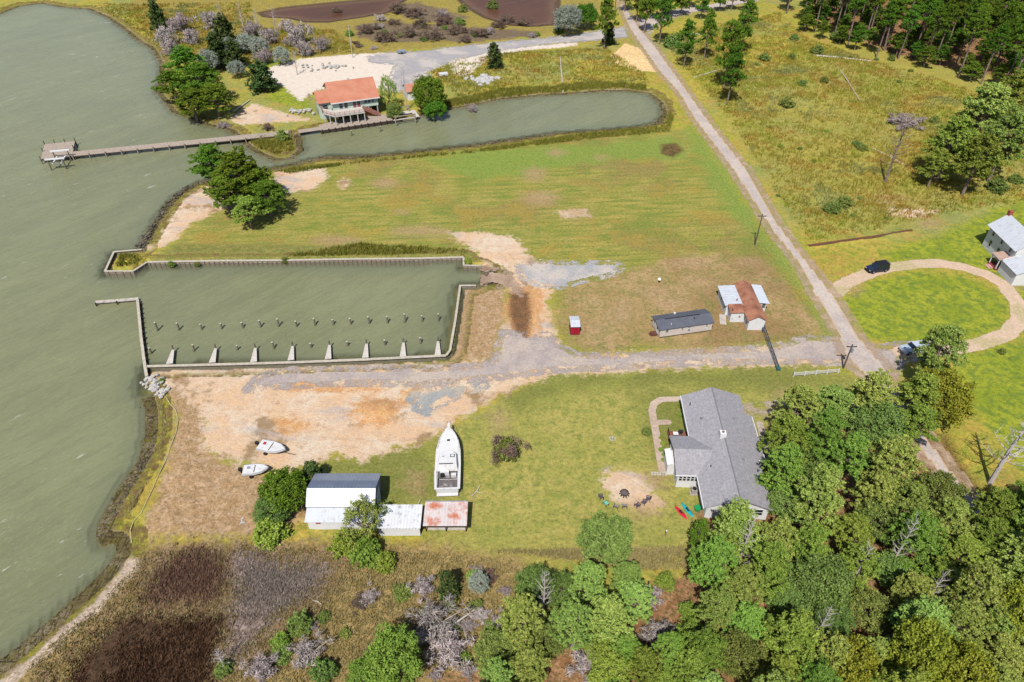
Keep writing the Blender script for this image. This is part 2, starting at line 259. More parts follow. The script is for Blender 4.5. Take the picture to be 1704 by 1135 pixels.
zone('bare', [ell(*e) for e in ((925, 254, 13, 6), (1000, 262, 8, 3), (890, 290, 18, 12), (960, 356, 22, 7), (667, 352, 9, 4), (900, 330, 30, 12), (640, 305, 22, 8), (1150, 438, 26, 6), (1245, 436, 16, 6), (1090, 486, 22, 8), (1120, 505, 26, 10), (1035, 520, 14, 16), (1160, 470, 24, 7), (980, 545, 16, 8), (1310, 655, 16, 6), (1480, 330, 24, 8), (1545, 372, 16, 7), (830, 700, 14, 14), (690, 800, 12, 16), (1090, 800, 20, 12), (1070, 850, 22, 10), (1420, 480, 10, 8), (1690, 470, 12, 14), (560, 400, 40, 8), (700, 385, 50, 8), (1165, 585, 80, 5), (760, 515, 8, 25))], ((206, 178, 142), (190, 156, 118), (168, 140, 100)), 2.2, .5, 2.2, .75)
zone('beach', [[(215, 925), (236, 935), (205, 975), (150, 1030), (90, 1085), (20, 1140), (-60, 1190), (-160, 1290), (-190, 1270), (-60, 1168), (20, 1118), (100, 1052), (170, 985)]], ((222, 202, 182), (200, 180, 156), (176, 152, 130)), .8, .5, .5)
# ---------------------------------------------------------------- terrain: one sheet out to the horizon
def grid_rows():
    r = [-400, -250, -150, -90, -50, -25, -8, 5, 14]; y = 20.0
    while y < 335: r.append(y); y += .26 + max(0, y - 35) * .0026
    return np.array(r + [345, 360, 380, 410, 450, 520, 650, 850, 1200, 1800, 2800])
rows = grid_rows(); u = np.linspace(-.68, .68, 760); ext = np.array([.72, .78, .88, 1.05, 1.3, 1.8, 2.8, 5, 9]); u = np.concatenate([-ext[::-1], u, ext])
U, D = np.meshgrid(u, rows); X = U * (np.maximum(D, 20) + 61.8); Y = D
x = X.ravel(); y = Y.ravel()
sdw = polysd(x, y, water_poly, 14); far = (np.abs(x) > 400) | (y > 500) | (y < -100); 
P_ = np.array(water_poly)
sdpond = polysd(x, y, pond_poly); db = np.minimum(linesd(x, y, bulkA), linesd(x, y, bulkB))
zs = {}
for (nm, polys, cols, amp, ns, soft, st, pad) in Z:
    s = np.full(x.shape, -pad)
    for p in polys: s = np.maximum(s, polysd(x, y, p, pad))
    zs[nm] = s
roads = np.maximum.reduce([polysd(x, y, p, 4) for p in (road_poly, gravel_poly, lot_gravel, patch_gravel, canal_road_poly, north_lane_poly, drive2)])
for l, w_ in ((drive_line, 2), (walk_line, .8), (backwalk_line, .8)): roads = np.maximum(roads, w_ - linesd(x, y, l))
def sst(v, a, b): t = np.clip((v - a) / (b - a), 0, 1); return t * t * (3 - 2 * t)
hn = np.where(sdw < 0, WZ * np.clip((sdw + 3.2) / 3.2, 0, 1) ** 1.4, WZ - .35 * sdw); hn = np.maximum(hn, -3)
hb = -3 * np.clip((sdw + .38) / .42, 0, 1)
wn = sst(db, .8, 4); hgt = hb * (1 - wn) + hn * wn
n1 = vnoise(x, y, .9, 1) - .5; n2 = vnoise(x, y, .3, 2) - .5; n3 = vnoise(x, y, .08, 3) - .5
wild = sst(np.maximum.reduce([zs['straw'], zs['brown'], zs['grey'], zs['topmarsh'], zs['forest']]), -1, 1)
meadow = (1 - sst(np.maximum.reduce([zs['mown'], zs['dry'], zs['lawn'], zs['lush'], zs['sand'], zs['stripe']]), -3, 0))
rough = np.maximum(wild, meadow) * (1 - sst(roads, -2.5, -.6)) * sst(-sdw, 0, 1.5)
hgt = hgt + rough * (n1 * .22 + n2 * .3 + n3 * .5 + .12)
hgt = hgt + sst(zs['brown'], 0, 1.5) * .25
hgt = np.where(sdpond > -1.5, np.minimum(hgt, -.15 - .35 * np.clip(sdpond + .0, -1, 2)), hgt)
mound = (628, 686); mx, my = G(*mound); dm = np.hypot((x - mx) / 4.0, (y - my) / 3.2); hgt += .45 * np.exp(-(dm * 1.4) ** 4) * (1 + n1 * .8)
mx, my = G(1055, 98); hgt += .3 * np.exp(-(np.hypot((x - mx) / 5, (y - my) / 5.0)) ** 4) * (roads < -.5)
ditch = linesd(x, y, GL([(1568, 716), (1590, 756), (1612, 786), (1646, 832)])); hgt -= .7 * np.exp(-(ditch / .9) ** 2)
berm = linesd(x, y, GL([(1345, 412), (1400, 404), (1460, 396), (1516, 386)])); hgt += .35 * np.exp(-(berm / .7) ** 2) * (y > 0)
hgt[far & (sdw < -13)] = np.minimum(hgt[far & (sdw < -13)], 0)
def ground_z(px, py):
    i = np.clip(np.searchsorted(rows, py), 1, len(rows) - 1); uu = px / (np.maximum(py, 20) + 61.8)
    j = np.clip(np.searchsorted(u, uu), 1, len(u) - 1); A = hgt.reshape(X.shape)
    fy = (py - rows[i - 1]) / (rows[i] - rows[i - 1]); fx = (uu - u[j - 1]) / (u[j] - u[j - 1])
    return (A[i - 1, j - 1] * (1 - fx) + A[i - 1, j] * fx) * (1 - fy) + (A[i, j - 1] * (1 - fx) + A[i, j] * fx) * fy
nr, nc = X.shape; idx = np.arange(nr * nc).reshape(nr, nc)
FQ = np.stack([idx[:-1, :-1], idx[:-1, 1:], idx[1:, 1:], idx[1:, :-1]], -1).reshape(-1, 4)
t = NT('ground'); pos = t.pos()
nb = t.noise(.035, 4, .6, pos); nm_ = t.noise(.16, 4, .6, pos); ns_ = t.noise(.7, 4, .65, pos); nf = t.noise(3.2, 4, .7, pos); nff = t.noise(11, 2, .6, pos)
streak = t.noise(.5, 4, .7, t.mapv(pos, (0, 0, R(-5)), (.3, 1.3, 1)))
def tri(cols, na, nb2):
    c = t.mix(t.step(na, .38, .62), alb(cols[0]), alb(cols[1])); return t.mix(t.step(nb2, .42, .68), c, alb(cols[2]))
col = tri(((182, 172, 72), (202, 176, 84), (150, 162, 60)), nm_, ns_)
col = t.mix(t.math('MULTIPLY', t.step(nb, .45, .65), .6), col, alb((146, 160, 104)))
col = t.mix(t.math('MULTIPLY', t.step(t.noise(.11, 5, .7, pos), .52, .64), .55), col, alb((196, 158, 84)))
for i, (nm, polys, cols, amp, ns, soft, st, pad) in enumerate(Z):
    src = {.5: ns_, .45: ns_, .6: ns_, .9: nf, .25: nm_, .2: nm_, .35: nm_}[ns]
    e = t.math('MULTIPLY', t.math('SUBTRACT', src, .5), amp * 3.2)
    e = t.math('ADD', e, t.math('MULTIPLY', t.math('SUBTRACT', nf, .5), amp * .9))
    m = t.step(t.math('ADD', t.attr('z_' + nm), e), -soft, soft)
    if st < 1: m = t.math('MULTIPLY', m, st)
    c = tri(cols, nm_ if nm in ('mown', 'lawn', 'dry', 'sand', 'lush') else ns_, streak if nm == 'mown' else (ns_ if nm in ('lawn', 'sand', 'lush', 'dry') else nf))
    if nm == 'mown':
        w = t.n.new('ShaderNodeTexWave'); w.wave_type = 'BANDS'; w.bands_direction = 'Y'; w.inputs['Scale'].default_value = .16; w.inputs['Distortion'].default_value = 2.5; w.inputs['Detail'].default_value = 3; w.inputs['Detail Scale'].default_value = .6
        t.l.new(t.mapv(pos, (0, 0, R(-5)), (.25, 1, 1)), w.inputs['Vector'])
        c = t.mix(t.math('MULTIPLY', t.step(w.outputs['Fac'], .5, .95), .2), c, alb((112, 120, 52)))
        c = t.mix(t.math('MULTIPLY', t.step(nb, .49, .58), .65), c, alb((158, 136, 86))); c = t.mix(t.math('MULTIPLY', t.step(t.noise(.07, 5, .7, pos), .52, .6), .6), c, alb((180, 158, 72))); c = t.mix(t.math('MULTIPLY', t.step(t.noise(.09, 5, .7, t.mapv(pos, (0, 0, 2), (1, 1, 1))), .54, .62), .55), c, alb((132, 146, 66)))
    if nm == 'sand':
        c = t.mix(t.math('MULTIPLY', t.step(t.noise(.12, 6, .7, pos), .54, .64), .75), c, alb((150, 120, 78)))
        c = t.mix(t.math('MULTIPLY', t.step(t.noise(.09, 4, .65, t.mapv(pos, (0, 0, R(12)), (.5, 1.6, 1))), .56, .66), .6), c, alb((196, 190, 190)))
    if nm == 'dry':
        c = t.mix(t.math('MULTIPLY', t.step(nb, .48, .6), .5), c, alb((150, 116, 80))); c = t.mix(t.math('MULTIPLY', t.step(t.noise(.3, 5, .7, pos), .52, .62), .6), c, alb((142, 142, 82)))
    if nm == 'lush': c = t.mix(t.math('MULTIPLY', t.step(ns_, .45, .6), .4), c, alb((120, 140, 70)))
    col = t.mix(m, col, c)
# wrack, weeds and wet soil along the natural shore
sw = t.attr('sdw'); band = t.math('ADD', sw, t.math('MULTIPLY', t.math('SUBTRACT', ns_, .5), 3.0)); nat = t.attr('nat')
weed = t.mix(t.step(ns_, .35, .65), t.mix(t.step(nf, .35, .65), alb((168, 160, 62)), alb((122, 128, 50))), alb((128, 104, 70)))
col = t.mix(t.math('MULTIPLY', t.step(band, -2.6, -1.9), nat), col, weed)
col = t.mix(t.math('MULTIPLY', t.step(band, -.55, -.25), nat), col, t.mix(t.step(nf, .4, .6), alb((146, 134, 78)), t.mix(t.step(nm_, .45, .55), alb((150, 134, 104)), alb((188, 172, 146)))))
col = t.mix(t.step(t.attr('sdpond'), -1.2, -.2), col, alb((110, 92, 70)))
fine = t.noise(1.9, 6, .75, pos); sm = t.math('SUBTRACT', 1.0, t.math('MULTIPLY', t.step(t.attr('z_sand'), -.5, .5), .6)); col = t.mix(t.math('MULTIPLY', t.math('MULTIPLY', t.step(fine, .5, .36), .6), sm), col, t.mix(.62, col, (0.03, 0.024, 0.008, 1)))
hs = t.n.new('ShaderNodeHueSaturation'); hs.inputs['Value'].default_value = 1.28; t.put(hs.inputs['Color'], col); col = t.mix(t.math('MULTIPLY', t.math('MULTIPLY', t.step(fine, .5, .64), .8), sm), col, hs.outputs[0])
tk = t.math('SUBTRACT', t.attr('track'), .75); tk = t.step(t.math('ADD', t.math('ABSOLUTE', tk), t.math('MULTIPLY', t.math('SUBTRACT', ns_, .5), .8)), .42, .1); col = t.mix(t.math('MULTIPLY', t.math('MULTIPLY', tk, t.step(nm_, .42, .6)), .34), col, t.mix(.5, col, alb((120, 98, 74))))
col = t.mix(t.math('MULTIPLY', t.step(nff, .48, .7), .22), col, t.mix(.5, col, (0.02, 0.016, 0.006, 1)))
bm_ = t.step(t.math('ADD', t.attr('z_beach'), t.math('MULTIPLY', t.math('SUBTRACT', ns_, .5), 3)), -.4, .4); col = t.mix(bm_, col, t.mix(t.step(nf, .4, .65), alb((222, 202, 182)), alb((176, 152, 130))))
t.set(col, .95, .1)
hh = t.math('ADD', t.math('MULTIPLY', nf, .7), t.math('MULTIPLY', nff, .4)); t.bump(hh, .9, .22)
TR = [[(775, 690), (735, 722), (680, 742), (600, 738), (520, 735), (440, 715)], [(866, 575), (868, 540), (874, 505), (892, 470), (905, 448)], [(905, 590), (893, 545), (884, 505), (862, 465), (850, 430), (820, 405)], [(882, 440), (905, 410), (935, 385), (965, 370), (985, 352)], [(890, 436), (925, 402), (960, 385)], [(955, 585), (1010, 574), (1080, 566)], [(700, 735), (690, 790), (700, 850), (712, 900)], [(780, 700), (783, 760), (775, 850), (790, 905)], [(340, 300), (560, 262), (800, 240)], [(255, 440), (400, 400), (700, 395), (800, 410)], [(795, 300), (792, 262)], [(1140, 160), (1200, 250), (1290, 400)]]
trk = np.full(x.shape, 30.0)
def smooth(P):
    for _ in range(3): P = [P[0]] + [((a[0] * w + b[0] * (1 - w)), (a[1] * w + b[1] * (1 - w))) for a, b in zip(P[:-1], P[1:]) for w in (.75, .25)] + [P[-1]]
    return P
for q in TR: trk = np.minimum(trk, linesd(x, y, GL(smooth(q))))
attrs = {'z_' + k: v for k, v in zs.items()}; attrs['sdw'] = sdw; attrs['track'] = trk; attrs['sdpond'] = sdpond; attrs['nat'] = sst(db, 1.2, 3)
g = link('ground', npmesh('ground', np.stack([x, y, hgt], 1), FQ, t.m, attrs, True)); tag(g, 'flat shore land of mown fields, sandy lots and marsh', kind='structure')
# ---------------------------------------------------------------- water
def water(name, Xw, Yw, z, base, shallow, bumpst, poly, foam=True, gloss=.32):
    t = NT(name); pos = t.pos(); sd = t.attr('sd')
    v1 = t.mapv(pos, (0, 0, R(-50)), (.22, 1.0, 1)); v2 = t.mapv(pos, (0, 0, R(-58)), (.4, 1.3, 1))
    a = t.noise(1.1, 4, .6, v1, .3); b = t.noise(3.2, 3, .65, v2, .2); c = t.noise(.02, 3, .6, pos); d = t.noise(.18, 3, .6, v1)
    open_ = t.attr('open')
    col = t.mix(t.step(c, .35, .65), alb(base), alb(tuple(q * .93 for q in base)))
    col = t.mix(t.math('MULTIPLY', t.step(d, .35, .7), .35), col, alb(tuple(min(255, q * 1.12) for q in base)))
    col = t.mix(t.math('MULTIPLY', t.step(b, .5, .7), .4), col, alb(tuple(min(255, q * 1.15) for q in base))); col = t.mix(t.math('MULTIPLY', t.step(a, .52, .38), .3), col, alb(tuple(q * .88 for q in base)))  # ripple highlights and darker troughs painted into the base colour
    col = t.mix(t.math('MULTIPLY', t.step(sd, 6, 0), .55), col, alb(shallow))
    if foam:
        f1 = t.noise(.55, 4, .7, t.mapv(pos, (0, 0, R(-48)), (.45, 1.6, 1))); f2 = t.noise(.045, 2, .5, pos)
        fm = t.math('MULTIPLY', t.math('MULTIPLY', t.step(f1, .64, .7), t.step(f2, .46, .6)), t.math('MULTIPLY', open_, .75)); col = t.mix(fm, col, alb((222, 226, 218)))
    t.set(col, .16 if foam else .4, gloss); t.bsdf.inputs['IOR'].default_value = 1.33
    hgt_ = t.math('ADD', t.math('MULTIPLY', a, .8), t.math('MULTIPLY', b, .35)); t.bump(hgt_, bumpst, .25)
    tr = t.n.new('ShaderNodeBsdfTransparent'); mx = t.n.new('ShaderNodeMixShader'); t.put(mx.inputs[0], t.step(sd, -.4, 2.2)); t.l.new(tr.outputs[0], mx.inputs[1]); t.l.new(t.bsdf.outputs[0], mx.inputs[2])
    t.l.new(mx.outputs[0], t.out.inputs[0])
    m2 = t.math('MULTIPLY', t.step(sd, -.3, 2.0), 1.0); m2n = m2.node; mx.inputs[0].default_value = 1; t.l.new(t.math('ADD', .35, t.math('MULTIPLY', m2, .65)), mx.inputs[0])
    r_, c_ = Xw.shape; ii = np.arange(r_ * c_).reshape(r_, c_); fq = np.stack([ii[:-1, :-1], ii[:-1, 1:], ii[1:, 1:], ii[1:, :-1]], -1).reshape(-1, 4)
    xx, yy = Xw.ravel(), Yw.ravel(); s = polysd(xx, yy, poly, 12)
    basin = GL([(232, 500), (246, 440), (790, 420), (790, 480), (744, 600), (240, 612)]); op = 1 - sst(polysd(xx, yy, basin, 4), -2, 2)
    canal = GL([(480, 270), (480, 220), (1120, 140), (1120, 210)]); op = op * (1 - sst(polysd(xx, yy, canal, 4), -2, 2))
    return tag(link(name, npmesh(name, np.stack([xx, yy, np.full(xx.shape, z)], 1), fq, t.m, {'sd': s, 'open': op}, True)), kind='structure')
rw = np.concatenate([[-400, -200, -80, -20, 5], np.arange(20, 330, 1.0), [345, 370, 420, 520, 800, 1500, 2800]]); uw = np.concatenate([[-14, -7, -3, -1.5, -.9], np.linspace(-.68, .36, 260)])
Uw, Dw = np.meshgrid(uw, rw); tag(water('water', Uw * (np.maximum(Dw, 20) + 61.8), Dw, WZ, (140, 143, 108), (118, 124, 100), 1.0, water_poly), 'grey green choppy bay water reaching into the boat basin and canal')
px_, py_ = [p[0] for p in pond_poly], [p[1] for p in pond_poly]
Xp, Yp = np.meshgrid(np.linspace(min(px_) - 2, max(px_) + 2, 120), np.linspace(min(py_) - 2, max(py_) + 2, 60))
tag(water('marsh_water', Xp, Yp, -.15, (104, 72, 56), (140, 112, 84), .3, pond_poly, False, .06), 'still brown water of the marsh pond beyond the canal road')
# ---------------------------------------------------------------- road sheets
def sheet(name, poly, z, cols, res, label, line=None, width=1.0, amp=.5, rough=.9, wear=None, soft=.12, ruts=False):
    P = np.array(poly if poly is not None else line); pd = 1.5 + (width if line is not None else 0)
    gx = np.arange(P[:, 0].min() - pd, P[:, 0].max() + pd, res); gy = np.arange(P[:, 1].min() - pd, P[:, 1].max() + pd, res)
    A, B = np.meshgrid(gx, gy); a, b = A.ravel(), B.ravel()
    s = polysd(a, b, poly, 3) if line is None else width - linesd(a, b, line)
    ok = (s > -1.2).reshape(A.shape); r_, c_ = A.shape; ii = np.arange(r_ * c_).reshape(r_, c_)
    keep = ok[:-1, :-1] | ok[:-1, 1:] | ok[1:, 1:] | ok[1:, :-1]
    fq = np.stack([ii[:-1, :-1], ii[:-1, 1:], ii[1:, 1:], ii[1:, :-1]], -1)[keep]
    used, inv = np.unique(fq, return_inverse=True); fq = inv.reshape(-1, 4)
    t = NT(name); pos = t.pos(); n1 = t.noise(.5, 4, .65, pos); n2 = t.noise(4, 4, .7, pos); n3 = t.noise(.12, 4, .6, pos); n4 = t.noise(2.2, 6, .8, pos); sd = t.attr('sd')
    c = t.mix(t.step(n1, .35, .65), alb(cols[0]), alb(cols[1])); c = t.mix(t.math('MULTIPLY', t.step(n3, .45, .62), .8), c, alb(cols[2]))
    c = t.mix(t.math('MULTIPLY', t.step(n4, .5, .4), .45), c, alb(tuple(q * .8 for q in cols[0]))); c = t.mix(t.math('MULTIPLY', t.step(n4, .52, .64), .5), c, alb(tuple(min(255, q * 1.15) for q in cols[0])))
    if wear: c = t.mix(t.math('MULTIPLY', t.step(t.math('ADD', t.math('MULTIPLY', sd, -1.0), t.math('MULTIPLY', n1, .9)), -.35, .15), .8), c, alb(wear))
    t.set(c, rough, .2); t.bump(n2, .5, .04)
    e = t.math('ADD', sd, t.math('ADD', t.math('MULTIPLY', t.math('SUBTRACT', n1, .5), amp * 3), t.math('MULTIPLY', t.math('SUBTRACT', n2, .5), amp * .9)))
    soft = min(soft, .05); al = t.step(e, -soft, soft)
    if ruts: al = t.math('MULTIPLY', al, t.math('ADD', .35, t.math('MULTIPLY', t.step(t.math('ABSOLUTE', t.math('SUBTRACT', sd, width * .45), 0), width * .35, width * .2), .65)))
    t.l.new(al, t.bsdf.inputs['Alpha'])
    me = npmesh(name, np.stack([a[used], b[used], np.full(len(used), z)], 1), fq, t.m, {'sd': s[used]}, True)
    return tag(link(name, me), label, kind='structure')
AS = ((206, 192, 184), (190, 178, 172), (216, 202, 190))
sheet('road', road_poly, .04, AS, .4, 'narrow pale asphalt lane running diagonally past the fields', amp=.06, wear=(206, 176, 144), soft=.08)
GR = ((192, 178, 172), (176, 164, 160), (206, 190, 174))
sheet('gravel_road', gravel_poly, .028, GR, .35, 'grey gravel road along the boat basin', amp=.16, soft=.3)
sheet('gravel_lot', lot_gravel, .024, ((192, 188, 186), (172, 172, 176), (218, 204, 190)), .35, 'pale grey gravel spread at the edge of the mown field', amp=.35, soft=.4)
sheet('gravel_patch', patch_gravel, .024, ((176, 176, 172), (156, 160, 162), (206, 188, 166)), .3, 'grey gravel patch on the sandy lot', amp=.7, soft=.6)
sheet('canal_road', canal_road_poly, .03, ((184, 178, 178), (170, 168, 172), (214, 204, 194)), .6, 'grey lane leading to the house on the canal', amp=.25, soft=.15)
sheet('north_lane', north_lane_poly, .03, AS, .7, 'pale lane branching off at the top crossroads', amp=.2)
sheet('driveway', None, .03, ((226, 196, 172), (212, 188, 160), (190, 178, 128)), .3, 'sandy loop driveway around the round green lawn', line=drive_line, width=1.45, amp=.35, soft=.3)
sheet('house_drive', drive2, .03, ((196, 176, 160), (180, 164, 148), (170, 160, 110)), .3, 'twin-track gravel drive beside the long grey-roofed house', amp=.35, soft=.4)
sheet('garden_path', None, .05, ((204, 180, 162), (190, 168, 150), (212, 192, 176)), .12, 'curved concrete footpath in front of the grey-roofed house', line=walk_line, width=.55, amp=.03, soft=.04)
sheet('deck_path', None, .056, ((204, 180, 162), (190, 168, 150), (212, 192, 176)), .12, 'short concrete path to the brown deck', line=walk2_line, width=.5, amp=.03, soft=.04)
sheet('back_path', None, .05, ((200, 184, 170), (180, 168, 154), (212, 196, 180)), .15, 'concrete footpath behind the grey-roofed house', line=backwalk_line, width=.5, amp=.05, soft=.05)
sheet('ramp', GL([(806, 447), (840, 452), (872, 470), (866, 490), (838, 478), (806, 472)]), .02, ((196, 170, 150), (170, 146, 126), (150, 120, 100)), .3, 'wet earth ramp at the inner end of the boat basin', amp=.5, soft=.5)
# ================================================================ materials for built things
m_white = M('white_paint', (244, 244, 246), .5, .06, 1.0)
m_metalw = M('white_metal_roof', (218, 224, 234), .4, .06, .8, .5, 0, (196, 194, 196), .6, 1.6)
m_metalg = M('grey_metal_roof', (150, 158, 176), .45, .12, .8, .5)
m_metalb = M('blue_grey_metal', (122, 134, 158), .45, .12, .8, .5)
m_rust = M('rusty_metal', (226, 214, 214), .7, .1, .8, .3, 0, (204, 122, 86), .52, .55, soft=.1)
m_shing = M('grey_shingle', (178, 176, 182), .9, .12, 1.4, .1, 0, (150, 148, 156), .55, 3.0, planks=('X', .42, 0, .84))
m_shingdk = M('dark_shingle', (104, 108, 120), .9, .12, 1.2, .1)
m_shingr = M('red_shingle', (212, 146, 120), .9, .15, 1.0, .1, 0, (196, 124, 100), .55, .5, planks=('Y', .5, 0, .86))
m_copper = M('rusty_roof', (196, 138, 110), .85, .2, .9, .15, 0, (148, 96, 78), .52, .45)
m_glass = M('window_glass', (40, 48, 60), .15, .1, 1, .6)
m_wood = M('weathered_wood', (196, 180, 166), .9, .18, 1.5, .1, planks=('X', .32, 0))
m_wood2 = M('grey_dock_wood', (224, 216, 208), .9, .12, 1.5, .1, planks=('X', .4, 0, .75))
m_beam = M('timber_beam', (172, 156, 142), .9, .25, 2.0, .1)
m_dark = M('dark_timber', (78, 66, 60), .9, .25, 2.0, .1)
m_black = M('black_gap', (34, 32, 34), .8, .2, 1)
m_pile = M('weathered_pile', (150, 142, 122), .9, .3, 3.0, .1, 0, (84, 92, 80), .55, 2.5)
m_conc = M('pale_concrete', (208, 200, 190), .9, .15, 1.5, .15, 0, (168, 158, 146), .58, 1.0)
m_capw = M('bulkhead_cap', (206, 198, 182), .9, .2, 2.0, .1)
m_brick = M('brick', (178, 92, 76), .9, .2, 3)
m_mint = M('mint_siding', (214, 234, 218), .7, .08, 1.0)
m_beige = M('beige_siding', (224, 212, 204), .7, .06, 1.0)
m_redp = M('red_paint', (190, 20, 54), .6, .15, 1.0)
m_trim = M('pale_trim', (214, 210, 206), .7, .1, 1.0)
m_deckb = M('brown_deck', (158, 104, 82), .8, .15, 1.0, .1, planks=('Y', .25, 0))
m_steel = M('galvanised_steel', (176, 180, 184), .45, .1, 2, .5, .5)
m_rubber = M('black_rubber', (30, 30, 32), .85, .1, 4)
m_rock = M('rip_rap_rock', (214, 210, 206), .9, .2, 1.2, .1, 0, (150, 144, 138), .55, 1.2)
m_rockd = M('dark_rock', (128, 120, 110), .95, .3, 1.2, .1, 0, (70, 66, 60), .5, 1.0)
m_gel = M('boat_gelcoat', (236, 236, 238), .35, .05, .8, .5, 0, (206, 202, 196), .62, 1.5)
m_hullside = M('boat_hull_side', (228, 230, 232), .4, .06, .8, .5)
m_gclear = M('dirty_cockpit_floor', (120, 112, 114), .85, .25, 1.6, .2, 0, (186, 180, 178), .62, 1.4)
def windows(parent, spots, frame=m_white, pane=m_glass):
    """spots: (x0,x1,z0,z1,face,c) face 's','n' at y=c or 'w','e' at x=c"""
    for (a, b, z0, z1, face, c) in spots:
        f = MB(); p = MB(); t = .05; d = {'s': -1, 'n': 1, 'w': -1, 'e': 1}[face]
        def bx(mb, u0, u1, v0, v1, o0, o1):
            lo_, hi = sorted((c + d * o0, c + d * o1))
            if face in 'sn': mb.box(u0, u1, lo_, hi, v0, v1)
            else: mb.box(lo_, hi, u0, u1, v0, v1)
        bx(f, a - t, b + t, z0 - t, z0, .003, .05); bx(f, a - t, b + t, z1, z1 + t, .003, .05); bx(f, a - t, a, z0, z1, .003, .05); bx(f, b, b + t, z0, z1, .003, .05)
        bx(f, a, b, (z0 + z1) / 2 - .02, (z0 + z1) / 2 + .02, .02, .045)
        bx(p, a, b, z0, z1, .002, .018)
        fo = f.build('window', frame, parent); p.build('pane', pane, fo)
def xy(p, z=0.0): q = G(p[0], p[1], z); return (q[0], q[1], z)
# ---------------------------------------------------------------- bulkheads
def bulkhead(name, pts, label, zt=.1, w=.42, mat=m_capw, ribs=1.2, water_side=-1, thick=.12):
    o = thing(name, label, 'bulkhead', (pts[0][0], pts[0][1], 0)); bx_, by_ = pts[0]
    cap, wall, pl = MB(), MB(), MB()
    for i in range(len(pts) - 1):
        p, q = np.array(pts[i]) - (bx_, by_), np.array(pts[i + 1]) - (bx_, by_); L = np.linalg.norm(q - p)
        if L < .05: continue
        d = (q - p) / L; nrm = np.array((-d[1], d[0])) * water_side
        A = p - d * .02; B = q + d * .02
        def quad(mb, o0, o1, z0, z1):
            vs = [A + nrm * o0, B + nrm * o0, B + nrm * o1, A + nrm * o1]
            mb.add([(v[0], v[1], z) for z in (z0, z1) for v in vs], [(3, 2, 1, 0), (4, 5, 6, 7), (0, 1, 5, 4), (1, 2, 6, 5), (2, 3, 7, 6), (3, 0, 4, 7)])
        quad(cap, -w + .1, .1, zt - .1 + .003 * i, zt + .003 * i); quad(wall, -.06, .0, -2.2, zt - .101)
        quad(wall, .0, .06, -.42, -.28)
        n = max(1, int(L / ribs))
        for k in range(n):
            c = p + d * (k + .5) * L / n + nrm * .1; MB().tube([(c[0], c[1], -2.2), (c[0], c[1], zt - .12)], .07, 6).build('wall_pile', M('wall_pile_wood', (128, 114, 100), .9, .25, 2), o)
    cap.build('cap', mat, o); wall.build('sheet_wall', m_beam, o)
    return o
bulkhead('bulkhead', bulkA[4:10], 'long timber bulkhead along the far side of the boat basin below the weedy bank', w=.5, ribs=.9)
bulkhead('bulkhead', bulkA[9:12], 'short bulkhead corner beside the ramp at the end of the far basin wall', w=.35)
bulkhead('bulkhead', bulkA[0:5], 'timber bulkhead round the grassy point at the basin mouth', w=.4)
bulkhead('bulkhead', bulkB[0:5], 'bulkhead along the brown dirt patch at the inner end of the basin', w=.4)
bulkhead('bulkhead', bulkB[4:10], 'long pale bulkhead on the near side of the basin carrying the finger piers', w=.5)
def walkwall(name, pts, label, cat, w, zt, mat, pilestep=1.6, side=1):
    o = thing(name, label, cat, (pts[0][0], pts[0][1], 0)); bx_, by_ = pts[0]; cap, wall = MB(), MB()
    for i in range(len(pts) - 1):
        p, q = np.array(pts[i]) - (bx_, by_), np.array(pts[i + 1]) - (bx_, by_); L = np.linalg.norm(q - p); d = (q - p) / L; n_ = np.array((-d[1], d[0]))
        def quad(mb, o0, o1, z0, z1):
            vs = [p + n_ * o0, q + n_ * o0, q + n_ * o1, p + n_ * o1]
            mb.add([(v[0], v[1], z) for z in (z0, z1) for v in vs], [(3, 2, 1, 0), (4, 5, 6, 7), (0, 1, 5, 4), (1, 2, 6, 5), (2, 3, 7, 6), (3, 0, 4, 7)])
        quad(cap, -w / 2, w / 2, zt - .12, zt); quad(wall, -.08, .08, -2.5, zt - .121)
        for k in range(int(L / pilestep) + 1):
            c = p + d * min(L - .1, k * pilestep + .2) + n_ * side * (w / 2 + .1); MB().tube([(c[0], c[1], -2.5), (c[0], c[1], zt + .12)], [.12, .11], 7).build('support_pile', m_dark, o)
    cap.build('cap', mat, o); wall.build('sheet_wall', m_beam, o); return o
walkwall('breakwater_wall', GL([(243, 624), (240, 606), (234, 560), (228, 497)], .4), 'straight breakwater wall closing the bay side of the boat basin', 'breakwater', .45, .2, m_capw, 1.5, -1)
walkwall('breakwater_wall', GL([(157, 500), (192, 497.5), (229, 494.5)], .4), 'short pale breakwater arm reaching into the open bay', 'breakwater', .75, .1, m_conc, 9, -1)
